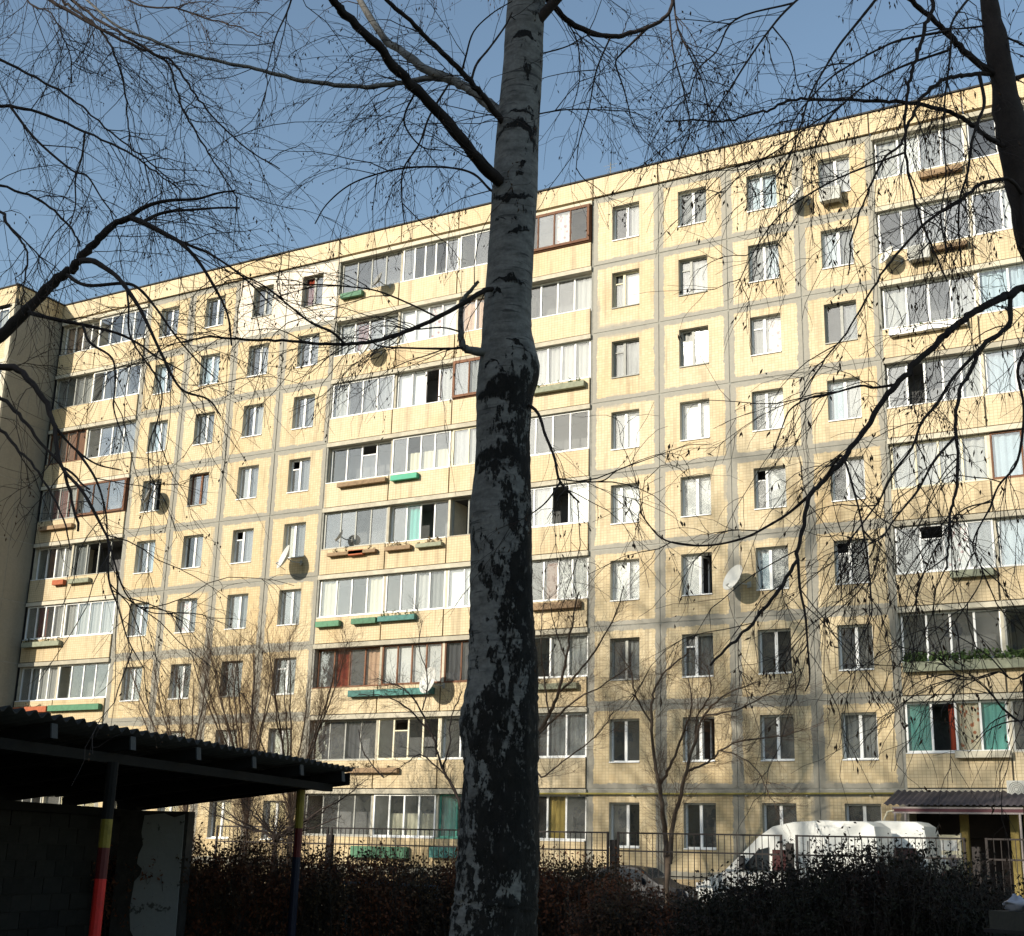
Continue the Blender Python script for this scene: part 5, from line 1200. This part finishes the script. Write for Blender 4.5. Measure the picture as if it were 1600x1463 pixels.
shade_tree('unseen bare tree added left of the yard for shade, standing nearer the street', (-32.5, -36.0, 0), 25.0, 5)
shade_tree('unseen bare tree added left of the yard for shade, closest to the opposite block', (-23.5, -38.0, 0), 28.0, 8)

# ---------------------------------------------------------------- hedges
def hedge_leaf_mat(name, a, b, c):
    t = NT(name); g = t.n('ShaderNodeNewGeometry').outputs['Position']; n1 = t.noise(g, 1.3, 4); n2 = t.noise(g, 30, 3)
    x = t.mix(t.step(n1, .42, .6), a, b); x = t.mix(t.step(n2, .5, .7), x, c)
    return t.finish(x, .8)
M_HL = hedge_leaf_mat('hedge_leaves', (0.15, 0.048, 0.020), (0.045, 0.030, 0.014), (0.15, 0.075, 0.03))
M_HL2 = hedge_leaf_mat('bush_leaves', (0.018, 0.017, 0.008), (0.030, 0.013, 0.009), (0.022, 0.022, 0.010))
M_STEM = twig_mat('hedge_stems', (0.035, 0.026, 0.02), (0.07, 0.055, 0.045))
def hedge(label, prof, R0, R1, depth, nst, nlf, lmat, lsize=.022, cat='hedge', low=0.0):
    """prof: photo positions of its top; it stands on the ground between R0 and R1 metres away"""
    n = len(prof); top = np.array([at(x, y, R0 + (R1 - R0) * i / (n - 1)) for i, (x, y) in enumerate(prof)])
    base = top.mean(0); base[2] = 0
    h = thing('hedge', label, cat, tuple(base))
    L = np.linalg.norm(np.diff(top, axis=0), axis=1); cum = np.concatenate([[0], np.cumsum(L)]) / L.sum()
    ip = lambda u: np.stack([np.interp(u, cum, top[:, k]) for k in range(3)], 1)
    dirv = norm((top[-1] - top[0]) * np.array([1, 1, 0])); nv = np.array([-dirv[1], dirv[0], 0])
    u = rs.rand(nst); off = rs.uniform(-.5, .5, nst) * depth; T = ip(u); ht = T[:, 2] * (1 - .25 * (np.abs(off) / depth * 2) ** 3) * rs.uniform(.74, 1.0, nst)
    P0 = T + nv * off[:, None]; P0[:, 2] = 0
    D = np.tile([0, 0, 1.0], (nst, 1)) + rs.normal(size=(nst, 3)) * .16; P = grow(P0, D, ht, 6, .10, -.12)
    m = nst * 6; p, d, t = spawn(P, m, .3, 1, 1.0); Q = grow(p, d, rs.uniform(.08, .3, m), 3, .25, -.05)
    geo = [strands_geo(P - base, radii(nst, 7, .006, .0025), 3), strands_geo(Q - base, radii(m, 4, .0026, .0013), 3)]
    v, f = merge(geo); put('stems', np_mesh('stems', v, f, M_STEM), h, kind='stuff')
    i = rs.choice(m, nlf); k = rs.randint(0, 4, nlf); lp = Q[i, k] + rs.normal(size=(nlf, 3)) * .03
    keep = lp[:, 2] > low * rs.rand(nlf)
    put('leaves', leaf_cloud((lp - base)[keep], lsize, 'leaves', lmat), h, kind='stuff')
    return h
hedge('long clipped hedge with reddish brown leaves behind the birch, reaching the pavilion', [(180, 1312), (300, 1308), (400, 1314), (480, 1318), (560, 1326), (640, 1338), (720, 1340), (800, 1334), (870, 1330), (930, 1338), (985, 1362)], 19.2, 18.6, 1.3, 2800, 110000, M_HL, .025, low=1.1)
hedge('lower stretch of brown hedge between the birch and the rounded bush', [(940, 1376), (1000, 1392), (1050, 1404), (1100, 1406), (1150, 1398)], 15.4, 14.6, 1.2, 1100, 42000, M_HL, .022, low=.9)
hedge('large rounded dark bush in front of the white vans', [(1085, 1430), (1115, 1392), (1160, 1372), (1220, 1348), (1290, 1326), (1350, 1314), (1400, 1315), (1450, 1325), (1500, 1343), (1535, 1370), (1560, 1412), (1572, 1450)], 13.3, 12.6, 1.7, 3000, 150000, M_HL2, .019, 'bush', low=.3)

# fallen leaves on the ground
n = 9000; lx = np.stack([rs.uniform(-26, 4, n), rs.uniform(-42, -9.5, n), rs.uniform(.004, .03, n)], 1)
put('leaf_litter', leaf_cloud(lx, .03, 'leaf_litter', M_HL), kind='stuff')
n = 9000; gx = np.stack([rs.uniform(-22, 2, n), rs.uniform(-38, -10, n), np.zeros(n)], 1)
G = grow(gx, np.tile([0, 0, 1.0], (n, 1)) + rs.normal(size=(n, 3)) * .35, rs.uniform(.05, .22, n), 2, .2, .05)
v, f = strands_geo(G, radii(n, 3, .004, .001), 3)
put('grass', np_mesh('grass', v, f, twig_mat('dry_grass', (.10, .09, .035), (.06, .075, .025))), kind='stuff')
